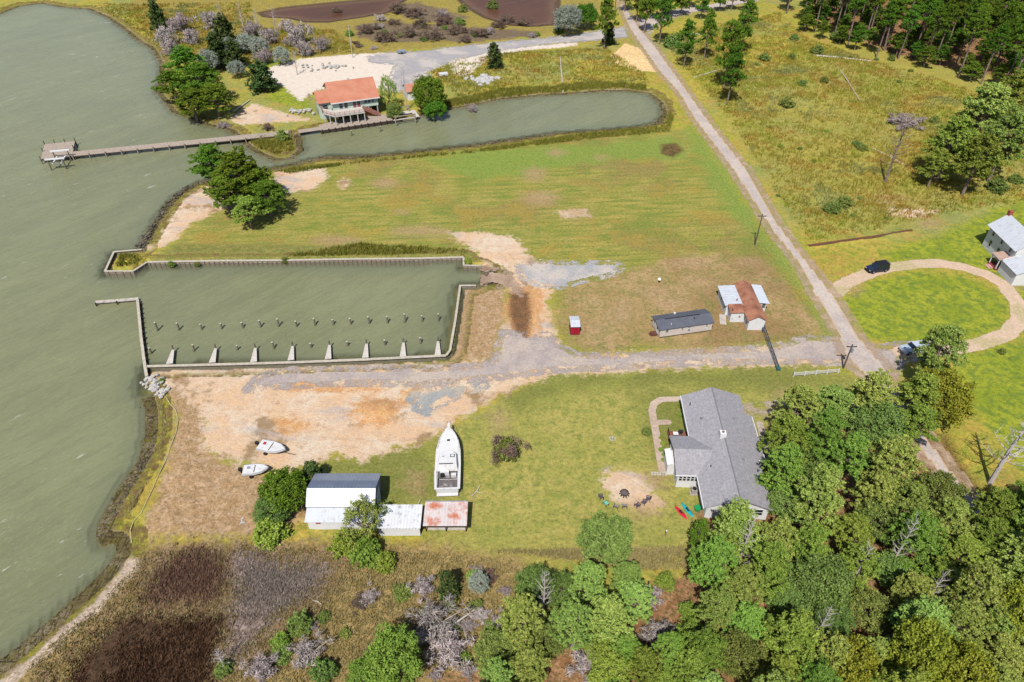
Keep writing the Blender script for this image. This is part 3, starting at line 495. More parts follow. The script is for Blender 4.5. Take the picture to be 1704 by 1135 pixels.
# ---------------------------------------------------------------- finger piers and mooring piles
ords = ['first', 'second', 'third', 'fourth', 'fifth', 'sixth', 'seventh', 'eighth', 'ninth', 'tenth', 'eleventh', 'twelfth', 'thirteenth', 'fourteenth', 'fifteenth', 'sixteenth', 'seventeenth', 'eighteenth']
fp = None; fingers = [(282, 605, 288, 582), (353, 603, 359, 579), (422, 602, 425, 578), (484, 599, 487, 575), (546, 597, 548.5, 573), (608, 595, 610, 572), (670.5, 593, 671.5, 568.5), (728.5, 591, 729, 568)]
for i, (ax, ay, bx_, by_) in enumerate(fingers):
    A = G(ax, ay, .1); B = G(bx_, by_, .1); rz = math.atan2(B[1] - A[1], B[0] - A[0]); lab = f'narrow tapering finger pier, {ords[i]} from the breakwater end'
    if fp is None:
        L = math.hypot(B[0] - A[0], B[1] - A[1]); fp = thing('finger_pier', lab, 'pier', (A[0], A[1], 0), rz, 'finger piers on the near side of the boat basin')
        MB().slab([(0, -.52, .13), (L, -.2, .13), (L, .2, .13), (0, .52, .13)], .12).build('deck', m_wood2, fp)
        MB().box(.1, L - .1, -.15, .15, -.12, .008).build('joist', m_beam, fp)
        MB().tube([(L + .12, 0, -2.5), (L + .12, 0, 1.0)], [.15, .13], 8).build('end_pile', m_pile, fp)
        for sx in (.33, .66): MB().tube([(L * sx, .1, -2.5), (L * sx, .1, 0)], .1, 6).build('support_pile', m_dark, fp)
    else: copy_thing(fp, (A[0], A[1], 0), rz, lab)
pp = None
outer = [(262.6, 550), (298, 549), (336, 548), (369, 547), (405, 545), (434, 544), (464, 543), (494, 543), (524.6, 541), (555, 540), (584, 539), (615, 538), (645, 537), (674, 536), (703, 534.5), (730, 534)]
inner = [(252, 588), (323, 584), (395, 582), (456, 580), (518, 578), (579, 575), (641, 573.5), (700.5, 571)]
def pile(base, lab, grp, h, rz=0):
    global pp
    b = G(base[0], base[1], WZ)
    if pp is None:
        pp = thing('mooring_pile', lab, 'mooring pile', (b[0], b[1], WZ), rz, grp)
        MB().tube([(0, 0, -2), (0, 0, 0), (.02, 0, .6), (.03, .01, 1.7)], [.2, .19, .17, .16], 9).build('pole', m_pile, pp)
        MB().tube([(.03, .01, 1.7), (.03, .01, 1.76), (.03, .01, 1.86)], [.19, .18, .04], 9).build('pile_cap', M('pale_pile_cap', (192, 190, 172), .7, .1), pp)
        MB().tube([(.0, 0, .0), (.0, 0, .12)], [.215, .21], 9).build('weed_collar', M('weed_collar', (66, 78, 58), .9, .2), pp); return
    o_ = copy_thing(pp, (b[0], b[1], WZ), rz, lab, grp, (1, 1, h)); o_.rotation_euler = (random.gauss(0, .05), random.gauss(0, .05), rz)
for i, b in enumerate(outer): pile(b, f'mooring pile in the outer row, {ords[i]} from the breakwater', 'mooring piles of the outer row in the boat basin', random.uniform(.6, .95), random.random() * 6)
for i, b in enumerate(inner): pile(b, f'mooring pile between the finger piers, {ords[i]} from the breakwater', 'mooring piles between the finger piers', random.uniform(.5, .8), random.random() * 6)
pile((585, 226), 'lone mooring pile in the canal below the red-roofed house deck', 'piles in the canal', .8); pile((633, 219), 'lone mooring pile in the canal near the boat slip frame', 'piles in the canal', .8)
# ---------------------------------------------------------------- rip-rap
rk = random.Random(3)
def rockmesh(mb, c, r, rnd):
    import itertools
    ph = (1 + 5 ** .5) / 2; V = [(-1, ph, 0), (1, ph, 0), (-1, -ph, 0), (1, -ph, 0), (0, -1, ph), (0, 1, ph), (0, -1, -ph), (0, 1, -ph), (ph, 0, -1), (ph, 0, 1), (-ph, 0, -1), (-ph, 0, 1)]
    Fc = [(0, 11, 5), (0, 5, 1), (0, 1, 7), (0, 7, 10), (0, 10, 11), (1, 5, 9), (5, 11, 4), (11, 10, 2), (10, 7, 6), (7, 1, 8), (3, 9, 4), (3, 4, 2), (3, 2, 6), (3, 6, 8), (3, 8, 9), (4, 9, 5), (2, 4, 11), (6, 2, 10), (8, 6, 7), (9, 8, 1)]
    s = (rnd.uniform(.7, 1.3), rnd.uniform(.7, 1.2), rnd.uniform(.5, .8)); a = rnd.random() * 6
    vs = []
    for v in V:
        k = r * .55 * rnd.uniform(.8, 1.2); X_, Y_ = v[0] * s[0] * k, v[1] * s[1] * k
        vs.append((c[0] + X_ * math.cos(a) - Y_ * math.sin(a), c[1] + X_ * math.sin(a) + Y_ * math.cos(a), c[2] + v[2] * s[2] * k))
    mb.add(vs, Fc)
A, B = G(243, 630, -.5), G(276, 658, 0)
for k in range(70):
    f = rk.random(); o_ = rk.gauss(0, .55); c = (A[0] + (B[0] - A[0]) * f + o_ * .6, A[1] + (B[1] - A[1]) * f + o_ * .7)
    mb = MB(); rockmesh(mb, (0, 0, 0), rk.uniform(.22, .5), rk); z = float(ground_z(np.array(c[0]), np.array(c[1])))
    tag(mb.build('rock', m_rock, None, (c[0], c[1], max(z, WZ) + .12 + rk.random() * .25)), 'pale rip-rap rock piled at the foot of the breakwater wall', 'rock', 'pale rip-rap rocks at the root of the breakwater')
shl = MB(); pts = [np.array(p) for p in GL([(318, 312), (300, 324), (284, 340), (268, 363), (254, 386), (244, 404), (236, 413)], -.7)]
for k in range(170):
    i = rk.randrange(len(pts) - 1); f = rk.random(); c = pts[i] * (1 - f) + pts[i + 1] * f; o_ = rk.gauss(-.3, .5); rockmesh(shl, (c[0] + o_, c[1] + rk.gauss(0, .3), WZ + .1 + rk.random() * .2), rk.uniform(.12, .32), rk)
tag(shl.build('shore_rubble', m_rockd), 'dark rubble lining the curved shore left of the pine group', kind='stuff')
shl = MB(); pts = [np.array(p) for p in GL([(249, 668), (254, 700), (251, 730), (240, 768), (222, 795), (200, 830), (184, 858), (176, 882)], -.8)]
for k in range(80):
    i = rk.randrange(len(pts) - 1); f = rk.random(); c = pts[i] * (1 - f) + pts[i + 1] * f; o_ = rk.gauss(.5, .7); rockmesh(shl, (c[0] + o_, c[1] + rk.gauss(0, .3), WZ + .0 + max(0, o_) * .1 + rk.random() * .08), rk.uniform(.06, .17), rk)
tag(shl.build('shore_rubble', m_rockd), 'small dark rubble along the curved bay shore beside the dirt lot', kind='stuff')
# pale rope-like fence line following the shore
pl = GL([(276, 660), (283, 672), (293, 684), (297, 700), (294, 720), (285, 745), (277, 768), (266, 790), (255, 815), (244, 838), (236, 855), (222, 868), (216, 882), (217, 900)])
mb = MB(); mb.tube([(p[0], p[1], float(ground_z(np.array(p[0]), np.array(p[1]))) + .08) for p in pl], .07, 5)
tag(mb.build('wrack_boom', M('straw_boom', (206, 194, 140), .9, .2, 2)), 'thin pale straw boom curving along the top of the bay bank', 'boom')
# ---------------------------------------------------------------- jetty on the bay
def jetty():
    A, B = G(120, 256, .55), G(480, 220.5, .55); L = math.hypot(B[0] - A[0], B[1] - A[1]); rz = math.atan2(B[1] - A[1], B[0] - A[0])
    o = thing('jetty', 'long plank jetty running from the canal dock out over the bay to a square platform', 'jetty', (A[0], A[1], 0), rz)
    w = 1.35
    MB().box(-.5, L, -w, w, .43, .55).build('walkway', m_wood, o)
    s = MB(); s.box(0, L, -w + .05, -w + .2, .2, .43); s.box(0, L, w - .2, w - .05, .2, .43); s.build('stringer', m_dark, o)
    n = int(L / 3.6)
    for k in range(n + 1):
        for sy in (-1, 1): MB().tube([(.4 + k * L / n, sy * (w + .12), -2.5), (.4 + k * L / n, sy * (w + .12), .62 if sy > 0 else .95)], .14, 7).build('support_pile', m_beam, o)
    ca, sa = math.cos(-rz), math.sin(-rz)
    def lc(px, py, z): q = G(px, py, z); dx, dy = q[0] - A[0], q[1] - A[1]; return (dx * ca - dy * sa, dx * sa + dy * ca, z)
    P = [lc(68.4, 264.7, .6), lc(119.5, 259.5, .6), lc(122, 249, .6), lc(124.7, 234.6, .6), lc(74, 240.1, .6)]
    MB().slab(P, .14).build('platform', m_wood, o)
    for (a, b) in ((68, 266), (74, 240), (91, 238), (108, 236.5), (125, 234.5), (122.5, 247), (95, 263), (71, 252)):
        c = lc(a, b, .6); MB().tube([(c[0], c[1], -2.5), (c[0], c[1], 1.5)], [.15, .13], 7).build('platform_pile', m_pile, o)
    s = MB()
    for i in range(5):
        a, b = P[i], P[(i + 1) % 5]; s.tube([(a[0], a[1], .3), (b[0], b[1], .3)], .12, 4)
    s.build('rim_joist', m_dark, o)
jetty()
def boat_lift():
    base = G(86.2, 283.6, WZ); b2 = G(110.8, 281.4, WZ); rz = math.atan2(b2[1] - base[1], b2[0] - base[0]); L = math.hypot(b2[0] - base[0], b2[1] - base[1])
    h = height_at((86.2, 283.6), 266.5, WZ); D_ = 4.6
    o = thing('boat_lift', 'white-beamed boat lift on four piles at the end of the jetty', 'boat lift', (base[0], base[1], WZ), rz)
    for (a, b) in ((0, 0), (L, 0), (0, D_), (L, D_)): MB().tube([(a, b, -1.6), (a, b, h)], [.17, .15], 8).build('lift_pile', m_pile, o)
    for b in (0, D_): MB().box(-.5, L + .5, b - .17, b + .17, h, h + .3).build('top_beam', m_white, o)
    for a in (.7, L - .7): MB().box(a - .12, a + .12, .3, D_ - .3, 1.4, 1.6).build('cradle_bunk', m_white, o)
    MB().box(.2, L - .2, .25, .45, 1.25, 1.4).build('cradle_beam', m_steel, o); MB().box(.2, L - .2, D_ - .45, D_ - .25, 1.25, 1.4).build('cradle_beam', m_steel, o)
    for (a, b) in ((.3, .35), (L - .3, .35), (.3, D_ - .35), (L - .3, D_ - .35)): MB().tube([(a, b, 1.4), (a, b, h)], .03, 4).build('cable', m_steel, o)
boat_lift()
# ---------------------------------------------------------------- canal house
def canal_house():
    loc = G(*( (500 + 260 / 7.745), (100 + 900 / 7.745)), .5); rz = R(20.9)
    d = thing('canal_dock', 'wide plank dock along the canal in front of the mint-green house', 'dock', (loc[0], loc[1], 0), rz)
    MB().box(-5.5, 4, .1, 2.1, .4, .5).build('narrow_walk', m_wood, d); MB().slab([(-.05, -.3, .53), (19, -.3, .53), (19, 4.6, .53), (4.3, 4.6, .53), (-.05, 3.2, .53)], .13).build('deck', m_wood, d)
    MB().box(19.01, 26.2, 2.8, 4.5, .4, .52).build('slip_walk', m_wood2, d); MB().box(25.0, 26.2, -.5, 2.79, .4, .52).build('slip_arm', m_wood2, d); MB().box(19.01, 25.3, -.6, -.2, .35, .5).build('slip_beam', m_wood2, d)
    s = MB(); s.box(-.05, 19, -.24, .0, -2.2, .39); s.build('face_wall', m_dark, d)
    for k in range(12): MB().tube([(k * 1.7 + .3, -.4, -2.4), (k * 1.7 + .3, -.4, .72)], .13, 7).build('support_pile', m_dark, d)
    f = thing('slip_frame', 'low timber boat slip frame with crossbeam standing in the canal beside the dock', 'boat slip', (loc[0], loc[1], 0), rz)
    for (a, b) in ((19.3, -2.2), (24.6, -2.2), (19.3, 4), (24.6, 4)): MB().tube([(a, b, -2.4), (a, b, 2.2)], [.18, .16], 8).build('frame_pile', m_beam, f)
    for b in (-2.2, 4): MB().box(19.1, 24.8, b - .1, b + .1, 1.9, 2.12).build('cross_beam', m_beam, f)
    h = thing('canal_house', 'mint-green two-storey house with red shingle roof and a raised deck over the canal', 'house', (loc[0], loc[1], 0), rz)
    x0, x1, y0, y1, ze, zr = 4.6, 16.6, 5.2, 17.2, 5.5, 8.5
    MB().prism([(y0, 2.9), (y1, 2.9), (y1, ze), ((y0 + y1) / 2, zr - .15), (y0, ze)], 'x', x0, x1).build('wall', m_mint, h)
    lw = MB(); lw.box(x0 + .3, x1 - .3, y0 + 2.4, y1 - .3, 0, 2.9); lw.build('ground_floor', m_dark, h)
    MB().box(12.6, 14.6, 4.6, 4.75, .53, 2.6).build('plywood_panel', M('plywood', (186, 128, 78), .9, .1), h)
    for k in range(6): MB().box(x0 + .1 + k * 2.3, x0 + .3 + k * 2.3, y0 + .05, y0 + .25, 0, 2.9).build('post', m_trim, h)
    my = (y0 + y1) / 2; rf = MB(); e = .5
    rf.slab([(x0 - e, y0 - .7, ze - .3), (x1 + e, y0 - .7, ze - .3), (x1 + e, my, zr), (x0 - e, my, zr)], .16); rf.slab([(x0 - e, my, zr), (x1 + e, my, zr), (x1 + e, y1 + .7, ze - .3), (x0 - e, y1 + .7, ze - .3)], .16)
    r_ = rf.build('roof', m_shingr, h); MB().box(x0 - e, x1 + e, y0 - .83, y0 - .7, ze - .5, ze - .28).build('gutter', m_white, r_)
    # lower wing on the bay side
    MB().prism([(8.0, 0), (14.5, 0), (14.5, 4.6), (11.3, 6.3), (8.0, 4.6)], 'x', 1.4, 4.59).build('side_wing', m_mint, h)
    w2 = MB(); w2.slab([(1.0, 7.5, 4.5), (4.55, 7.5, 4.5), (4.55, 11.3, 6.5), (1.0, 11.3, 6.5)], .14); w2.slab([(1.0, 11.3, 6.5), (4.55, 11.3, 6.5), (4.55, 15, 4.5), (1.0, 15, 4.5)], .14); w2.build('side_roof', m_shingr, h)
    windows(h, [(2.2, 3.6, 2.6, 3.8, 's', 8.0), (6.3, 7.2, 3.3, 4.9, 's', y0), (7.6, 8.5, 3.3, 4.9, 's', y0), (13.0, 13.7, 4.0, 4.9, 's', y0), (13.9, 14.6, 4.0, 4.9, 's', y0), (14.9, 15.5, 4.0, 4.9, 's', y0)], m_white, m_glass)
    for a in (9.9, 11.0): dr = MB().box(a, a + .85, y0 - .05, y0 - .01, 3.15, 5.0).build('door', M('maroon_door', (168, 84, 92), .6, .1), h); MB().box(a + .25, a + .6, y0 - .07, y0 - .055, 3.9, 4.8).build('pane', m_glass, dr)
    dk = MB(); dk.slab([(1.6, 4.2, 3.12), (4.25, .9, 3.12), (12.1, .9, 3.12), (12.1, 5.1, 3.12), (4.6, 5.1, 3.12), (1.6, 8, 3.12)], .22); dko = dk.build('deck', m_wood2, h)
    rl = MB(); P = [(1.65, 7.9), (1.65, 4.2), (4.25, .98), (12.0, .98)]
    for i in range(3):
        for z in (3.5, 3.75, 4.0): rl.tube([(P[i][0], P[i][1], z), (P[i + 1][0], P[i + 1][1], z)], .05, 4)
        L = math.hypot(P[i + 1][0] - P[i][0], P[i + 1][1] - P[i][1])
        for k in range(int(L / 1.2) + 1): u_ = k / max(1, int(L / 1.2)); rl.box(P[i][0] + (P[i + 1][0] - P[i][0]) * u_ - .05, P[i][0] + (P[i + 1][0] - P[i][0]) * u_ + .05, P[i][1] + (P[i + 1][1] - P[i][1]) * u_ - .05, P[i][1] + (P[i + 1][1] - P[i][1]) * u_ + .05, 3.12, 4.05)
    rl.build('railing', M('worn_rail', (176, 138, 124), .9, .2), h)
    for (a, b) in ((1.9, 4.3), (4.3, 1.1), (6.3, 1.1), (8.2, 1.1), (10.1, 1.1), (11.9, 1.1), (3.1, 2.7)): MB().box(a - .1, a + .1, b - .1, b + .1, .53, 2.9).build('deck_post', m_trim, h)
    st = MB(); n = 13
    for k in range(n): a = 12.2 + k * .33; z = 3.0 - k * .19; st.box(a, a + .32, 3.6, 4.6, z - .06, z)
    st.slab([(12.1, 3.5, 3.1), (16.5, 3.5, .6), (16.5, 3.62, .6), (12.1, 3.62, 3.1)], .3); st.slab([(12.1, 3.5, 4.0), (16.5, 3.5, 1.5), (16.5, 3.6, 1.5), (12.1, 3.6, 4.0)], .12)
    st.slab([(12.1, 3.52, 3.9), (16.5, 3.52, 1.4), (16.5, 3.58, 1.4), (12.1, 3.58, 3.9)], .7); st.build('staircase', M('red_brown_stair', (172, 118, 104), .9, .15), h)
    MB().box(10.2, 10.7, my - .2, my + .3, zr - .3, zr + .35).build('roof_vent', m_trim, h)
    # small red-roofed shed under the tree
    b = G(679, 168); s = thing('canal_shed', 'small pale shed with red roof half hidden by the tree beside the canal house', 'shed', (b[0], b[1], 0), rz)
    MB().prism([(0, 0), (5, 0), (5, 2.7), (2.5, 3.6), (0, 2.7)], 'x', 0, 3.4).build('wall', m_white, s)
    w = MB(); w.slab([(-.3, -.4, 2.65), (3.7, -.4, 2.65), (3.7, 2.5, 3.8), (-.3, 2.5, 3.8)], .12); w.slab([(-.3, 2.5, 3.8), (3.7, 2.5, 3.8), (3.7, 5.4, 2.65), (-.3, 5.4, 2.65)], .12); w.build('roof', m_shingr, s)
canal_house()
# ---------------------------------------------------------------- long grey-roofed house
def big_house():
    loc = G(1122, 801.5); rz = R(-2.29)
    h = thing('ranch_house', 'long white house with grey shingle roof, cross gable and white chimney', 'house', (loc[0], loc[1], 0), rz)
    w = MB(); w.prism([(2.95, 0), (10.7, 0), (10.7, 2.72), (6.6, 4.4), (2.95, 2.72)], 'y', -5.8, 13.4); w.build('wall', m_white, h)
    MB().box(10.71, 11.7, 2.5, 10.3, 0, 2.3).build('east_wall', m_white, h)
    MB().prism([(-.9 + .0, 0), (5.5, 0), (5.5, 2.62), (2.3, 3.6), (-.9 + .0, 2.62)], 'x', .02, 2.94).build('wing_wall', m_white, h)
    t = .14; r_ = MB()
    r_.slab([(2.45, -6.3, 2.7), (6.6, -6.3, 4.6), (6.6, 13.85, 4.6), (2.45, 13.85, 2.7), (2.45, 5.85, 2.7), (5.07, 2.37, 3.9), (2.45, -1.1, 2.7)], t)
    r_.slab([(6.6, -6.3, 4.6), (11.1, -4.2 - 2.1, 2.62), (11.1, 2.3, 2.62), (12.1, 2.3, 2.18), (12.1, 10.5, 2.18), (11.1, 10.5, 2.62), (11.1, 14.4, 2.62), (6.6, 13.85, 4.6)], t)
    r_.slab([(-.3, -1.1, 2.7), (2.45, -1.1, 2.7), (5.07, 2.37, 3.9), (-.3, 2.37, 3.9)], t); r_.slab([(-.3, 2.37, 3.9), (5.07, 2.37, 3.9), (2.45, 5.85, 2.7), (-.3, 5.85, 2.7)], t)
    ro = r_.build('roof', m_shing, h)
    g = MB(); g.box(6.52, 6.68, -6.3, 13.85, 4.57, 4.64); g.build('ridge_cap', M('ridge_shingle', (132, 130, 138), .9, .1), ro)
    for q in ((2.34, 2.45, 5.9, 13.9, 2.54, 2.68), (2.34, 2.45, -6.3, -1.15, 2.54, 2.68), (-.36, 2.4, -1.22, -1.1, 2.54, 2.68), (12.1, 12.2, 2.2, 10.5, 2.02, 2.16), (10.9, 12.1, 2.18, 2.3, 2.0, 2.2)): MB().box(*q).build('gutter', m_white, ro)
    ch = MB(); ch.box(5.95, 6.75, 3.95, 4.75, 3.8, 5.25); ch.build('chimney', m_white, ro); MB().tube([(6.35, 4.35, 5.25), (6.35, 4.35, 5.45)], .16, 8).build('flue', M('clay_flue', (150, 110, 96)), ro)
    for (a, b) in ((4.2, -.2), (3.3, 11.4)): MB().tube([(a, b, 3.2), (a, b, 3.75)], .07, 6).build('vent_pipe', m_black, ro)
    windows(h, [(.25 + k * .52, .62 + k * .52, 1.35, 2.3, 's', -.9) for k in range(5)] + [(-.3 + k * 1.0, .35 + k * 1.0, 1.3, 2.4, 'w', .02) for k in range(6)] + [(-5 + 2 * k, -4 + 2 * k, 1, 2.1, 'w', 2.95) for k in range(2)] + [(7, 8.2, 1, 2.2, 'w', 2.95), (11, 12.2, 1, 2.2, 'w', 2.95)] + [(9, 10, 1, 2.1, 's', -5.8)])
    MB().box(-.95, -.0, 1.2, 3.75, 0, 2.05).build('entry_porch', m_white, h); w = MB(); w.slab([(-1.1, 1.05, 2.1), (-.33, 1.05, 2.35), (-.33, 3.9, 2.35), (-1.1, 3.9, 2.1)], .05); w.build('porch_roof', m_white, h)
    for (a, b) in ((8.6, 1.0), (8.9, 8.6), (4.4, 8.4)): MB().box(a - .16, a + .16, b - .16, b + .16, 4.6 - abs(a - 6.6) * .458 - .05, 4.6 - abs(a - 6.6) * .458 + .2).build('roof_vent', m_steel, ro)
    d = MB(); d.box(.2, 2.93, 6.0, 8.9, .05, .42); d.build('deck', m_deckb, h)
    r2 = MB()
    for z in (.75, 1.05): r2.tube([(.25, 6.05, z), (.25, 8.85, z)], .035, 4)
    for k in range(4): r2.box(.2, .3, 6.05 + k * .93, 6.13 + k * .93, .42, 1.1)
    r2.build('deck_railing', M('dark_rail', (74, 48, 44)), h)
    def place(nm, lab, cat, x_, y_, z_): c, s_ = math.cos(rz), math.sin(rz); return thing(nm, lab, cat, (loc[0] + x_ * c - y_ * s_, loc[1] + x_ * s_ + y_ * c, z_), rz)
    tb = place('patio_table', 'small white table on the brown deck of the long house', 'table', 1.1, 7.8, .42); MB().box(-.35, .35, -.3, .3, .68, .72).build('tabletop', m_white, tb)
    for a in (-.28, .28):
        for b in (-.24, .24): MB().tube([(a, b, 0), (a, b, .68)], .03, 5).build('leg', m_steel, tb)
    gr = place('barbecue_grill', 'black barbecue grill beside the white table on the deck', 'grill', 1.8, 8.0, .42); MB().tube([(-.3, 0, .8), (-.28, 0, .95), (.28, 0, .95), (.3, 0, .8)], [.1, .24, .24, .1], 8).build('hood', m_black, gr)
    for a in (-.25, .25): MB().box(a - .03, a + .03, -.2, .2, 0, .8).build('leg', m_steel, gr)
    ac = place('air_conditioner', 'grey air-conditioning unit on a pad at the corner of the long house', 'air conditioner', 2.3, -1.75, 0)
    MB().box(-.38, .38, -.38, .38, .08, .85).build('casing', M('ac_case', (186, 178, 176), .6, .15), ac); MB().box(-.48, .48, -.48, .48, 0, .08).build('pad', m_conc, ac); MB().tube([(0, 0, .85), (0, 0, .9)], [.3, .28], 14).build('fan_grille', m_black, ac)
    kk = place('green_tub', 'green plastic tub beside the wall of the long house', 'tub', 2.3, -4.6, 0); MB().tube([(0, 0, 0), (0, 0, .5), (0, 0, .62)], [.32, .42, .45], 12).build('body', M('green_plastic', (38, 166, 100), .5, .1), kk)
    st = place('stepping_stones', 'double row of square stepping stones leading to the footpath', 'stepping stones', -2.95, .95, 0)
    sm = MB()
    for k in range(6):
        for j in range(2): sm.box(k * .36, k * .36 + .28, j * .34, j * .34 + .26, .02, .08 + (k % 2) * .004)
    sm.build('paver', m_conc, st); return loc, rz
H_LOC, H_RZ = big_house()
# ---------------------------------------------------------------- mobile home, red shed, cottage
def mobile_home():
    loc = G(1097, 563); rz = R(12.0)
    h = thing('mobile_home', 'beige mobile home with low dark shingle roof beside the gravel road', 'mobile home', (loc[0], loc[1], 0), rz)
    MB().prism([(0, .25), (3.5, .25), (3.5, 1.95), (1.75, 2.4), (0, 1.95)], 'x', 0, 9.25).build('wall', m_beige, h)
    MB().box(.1, 9.15, .1, 3.4, 0, .249).build('skirting', m_black, h)
    r_ = MB(); r_.slab([(-.3, -.2, 1.93), (9.5, -.2, 1.93), (9.5, 1.75, 2.52), (-.3, 1.75, 2.52)], .09); r_.slab([(-.3, 1.75, 2.52), (9.5, 1.75, 2.52), (9.5, 3.75, 1.93), (-.3, 3.75, 1.93)], .09); ro = r_.build('roof', m_shingdk, h)
    MB().box(1.3, 7.6, 1.68, 1.82, 2.5, 2.58).build('ridge_vent', m_black, ro); MB().tube([(6.3, 1.1, 2.2), (6.3, 1.1, 2.55)], .1, 8).build('vent_pipe', m_black, ro); MB().tube([(2.0, .5, 2.1), (2.0, .5, 2.5)], .05, 6).build('vent_pipe', m_white, ro); MB().box(3.6, 3.9, 3.2, 3.5, 2.05, 2.35).build('roof_hatch', m_white, ro)
    windows(h, [(.9, 1.45, 1.1, 1.6, 's', 0), (3.7, 4.1, 1.2, 1.6, 's', 0), (4.85, 5.35, 1.35, 1.7, 's', 0), (4.85, 5.35, .75, 1.15, 's', 0), (8.1, 8.4, 1.15, 1.6, 's', 0), (7.8, 8.3, .65, .85, 's', 0), (2.3, 2.9, 1.0, 1.6, 'w', 0)])
    d = MB().box(-.04, -.004, .8, 1.6, .3, 1.8).build('door', m_white, h); MB().box(-.06, -.045, 1.0, 1.4, 1.0, 1.6).build('pane', m_glass, d)
    s = MB(); s.box(-1.0, -.05, .7, 1.7, 0, .3); s.box(-1.3, -1.001, .8, 1.6, 0, .15); s.build('steps', M('brown_step', (112, 70, 58)), h)
mobile_home()
def red_shed():
    loc = G(950, 557); h = thing('red_shed', 'tiny red shed with white ribbed metal roof alone on the dry grass', 'shed', (loc[0], loc[1], 0), R(2))
    MB().prism([(0, 0), (2.5, 0), (2.5, 1.75), (1.25, 2.0), (0, 1.75)], 'x', 0, 1.42).build('wall', m_redp, h)
    r_ = MB(); r_.corr((-.12, -.25, 1.8), (1.52, -.25, 1.8), (1.52, 1.25, 2.1), (-.12, 1.25, 2.1), 5); r_.corr((1.52, 2.75, 1.8), (-.12, 2.75, 1.8), (-.12, 1.25, 2.1), (1.52, 1.25, 2.1), 5); r_.build('roof', m_metalw, h)
    MB().box(.35, 1.05, -.04, -.005, .05, 1.5).build('door', M('red_door', (168, 18, 48)), h); MB().box(-.1, 1.5, -.1, 2.6, -.05, .05).build('skid', m_dark, h)
red_shed()
def cottage():
    loc = G(1180 + 422 / 6.677, 460 + 600 / 6.677)
    h = thing('cottage', 'white cottage with rusty gabled roof and white metal side roofs at the lane corner', 'cottage', (loc[0], loc[1], 0), 0)
    MB().prism([(0, 0), (2.7, 0), (2.7, 2.2), (1.35, 2.95), (0, 2.2)], 'y', 0.1, 10.2).build('main_wall', m_white, h)
    r_ = MB(); r_.slab([(-.35, -.15, 2.15), (1.35, -.15, 3.08), (1.35, 10.6, 3.08), (-.35, 10.6, 2.15)], .1); r_.slab([(1.35, -.15, 3.08), (3.05, -.15, 2.15), (3.05, 10.6, 2.15), (1.35, 10.6, 3.08)], .1); r_.build('rusty_roof', m_copper, h)
    MB().box(-2.45, -.02, 2.3, 4.2, 0, 2.15).build('wing_wall', m_white, h); w = MB(); w.slab([(-2.75, 2.05, 2.18), (-.36, 2.05, 2.24), (-.36, 4.1, 2.6), (-2.75, 4.1, 2.5)], .08); w.build('wing_roof', m_copper, h); MB().tube([(-2.3, 2.6, 2.2), (-2.3, 2.6, 2.5)], .08, 7).build('vent_pipe', m_black, h)
    MB().box(-2.85, -.02, 4.201, 9.9, 0, 2.15).build('west_wall', m_white, h); w = MB(); w.corr((-3.2, 9.95, 2.25), (-3.2, 4.0, 2.25), (-.2, 4.0, 2.42), (-.2, 9.95, 2.42), 9); w.build('west_roof', m_metalw, h)
    MB().box(2.72, 4.35, 5.2, 10.2, 0, 1.9).build('east_wall', m_white, h); w = MB(); w.corr((4.75, 4.9, 1.98), (4.75, 10.5, 1.98), (2.9, 10.5, 2.2), (2.9, 4.9, 2.2), 8); w.build('east_roof', M('pale_metal_roof', (222, 230, 242), .4, .05, .8, .5), h)
    windows(h, [(2.9, 3.4, .9, 1.7, 's', 5.2), (3.6, 4.2, .9, 1.7, 's', 5.2), (4.8, 5.3, .9, 1.5, 'w', -2.85), (7.2, 7.8, .9, 1.5, 'w', -2.85), (-1.1, -.8, 1.0, 1.4, 's', 2.3), (-2.2, -2.0, .7, .9, 's', 2.3), (.8, 1.3, .8, 1.4, 'w', -.0)])
    MB().tube([(-.9, 5.3, 2.4), (-.9, 5.3, 2.75)], [.12, .1], 8).build('flue', M('rust_flue', (150, 80, 60)), h)
    s = thing('concrete_slab', 'pale concrete slab on the grass by the west wall of the white cottage', 'slab', (loc[0] - 4.2, loc[1] + 1.9, 0), R(-10)); MB().box(0, 1.1, -.2, 2.6, .0, .08).build('slab_panel', m_conc, s)
cottage()
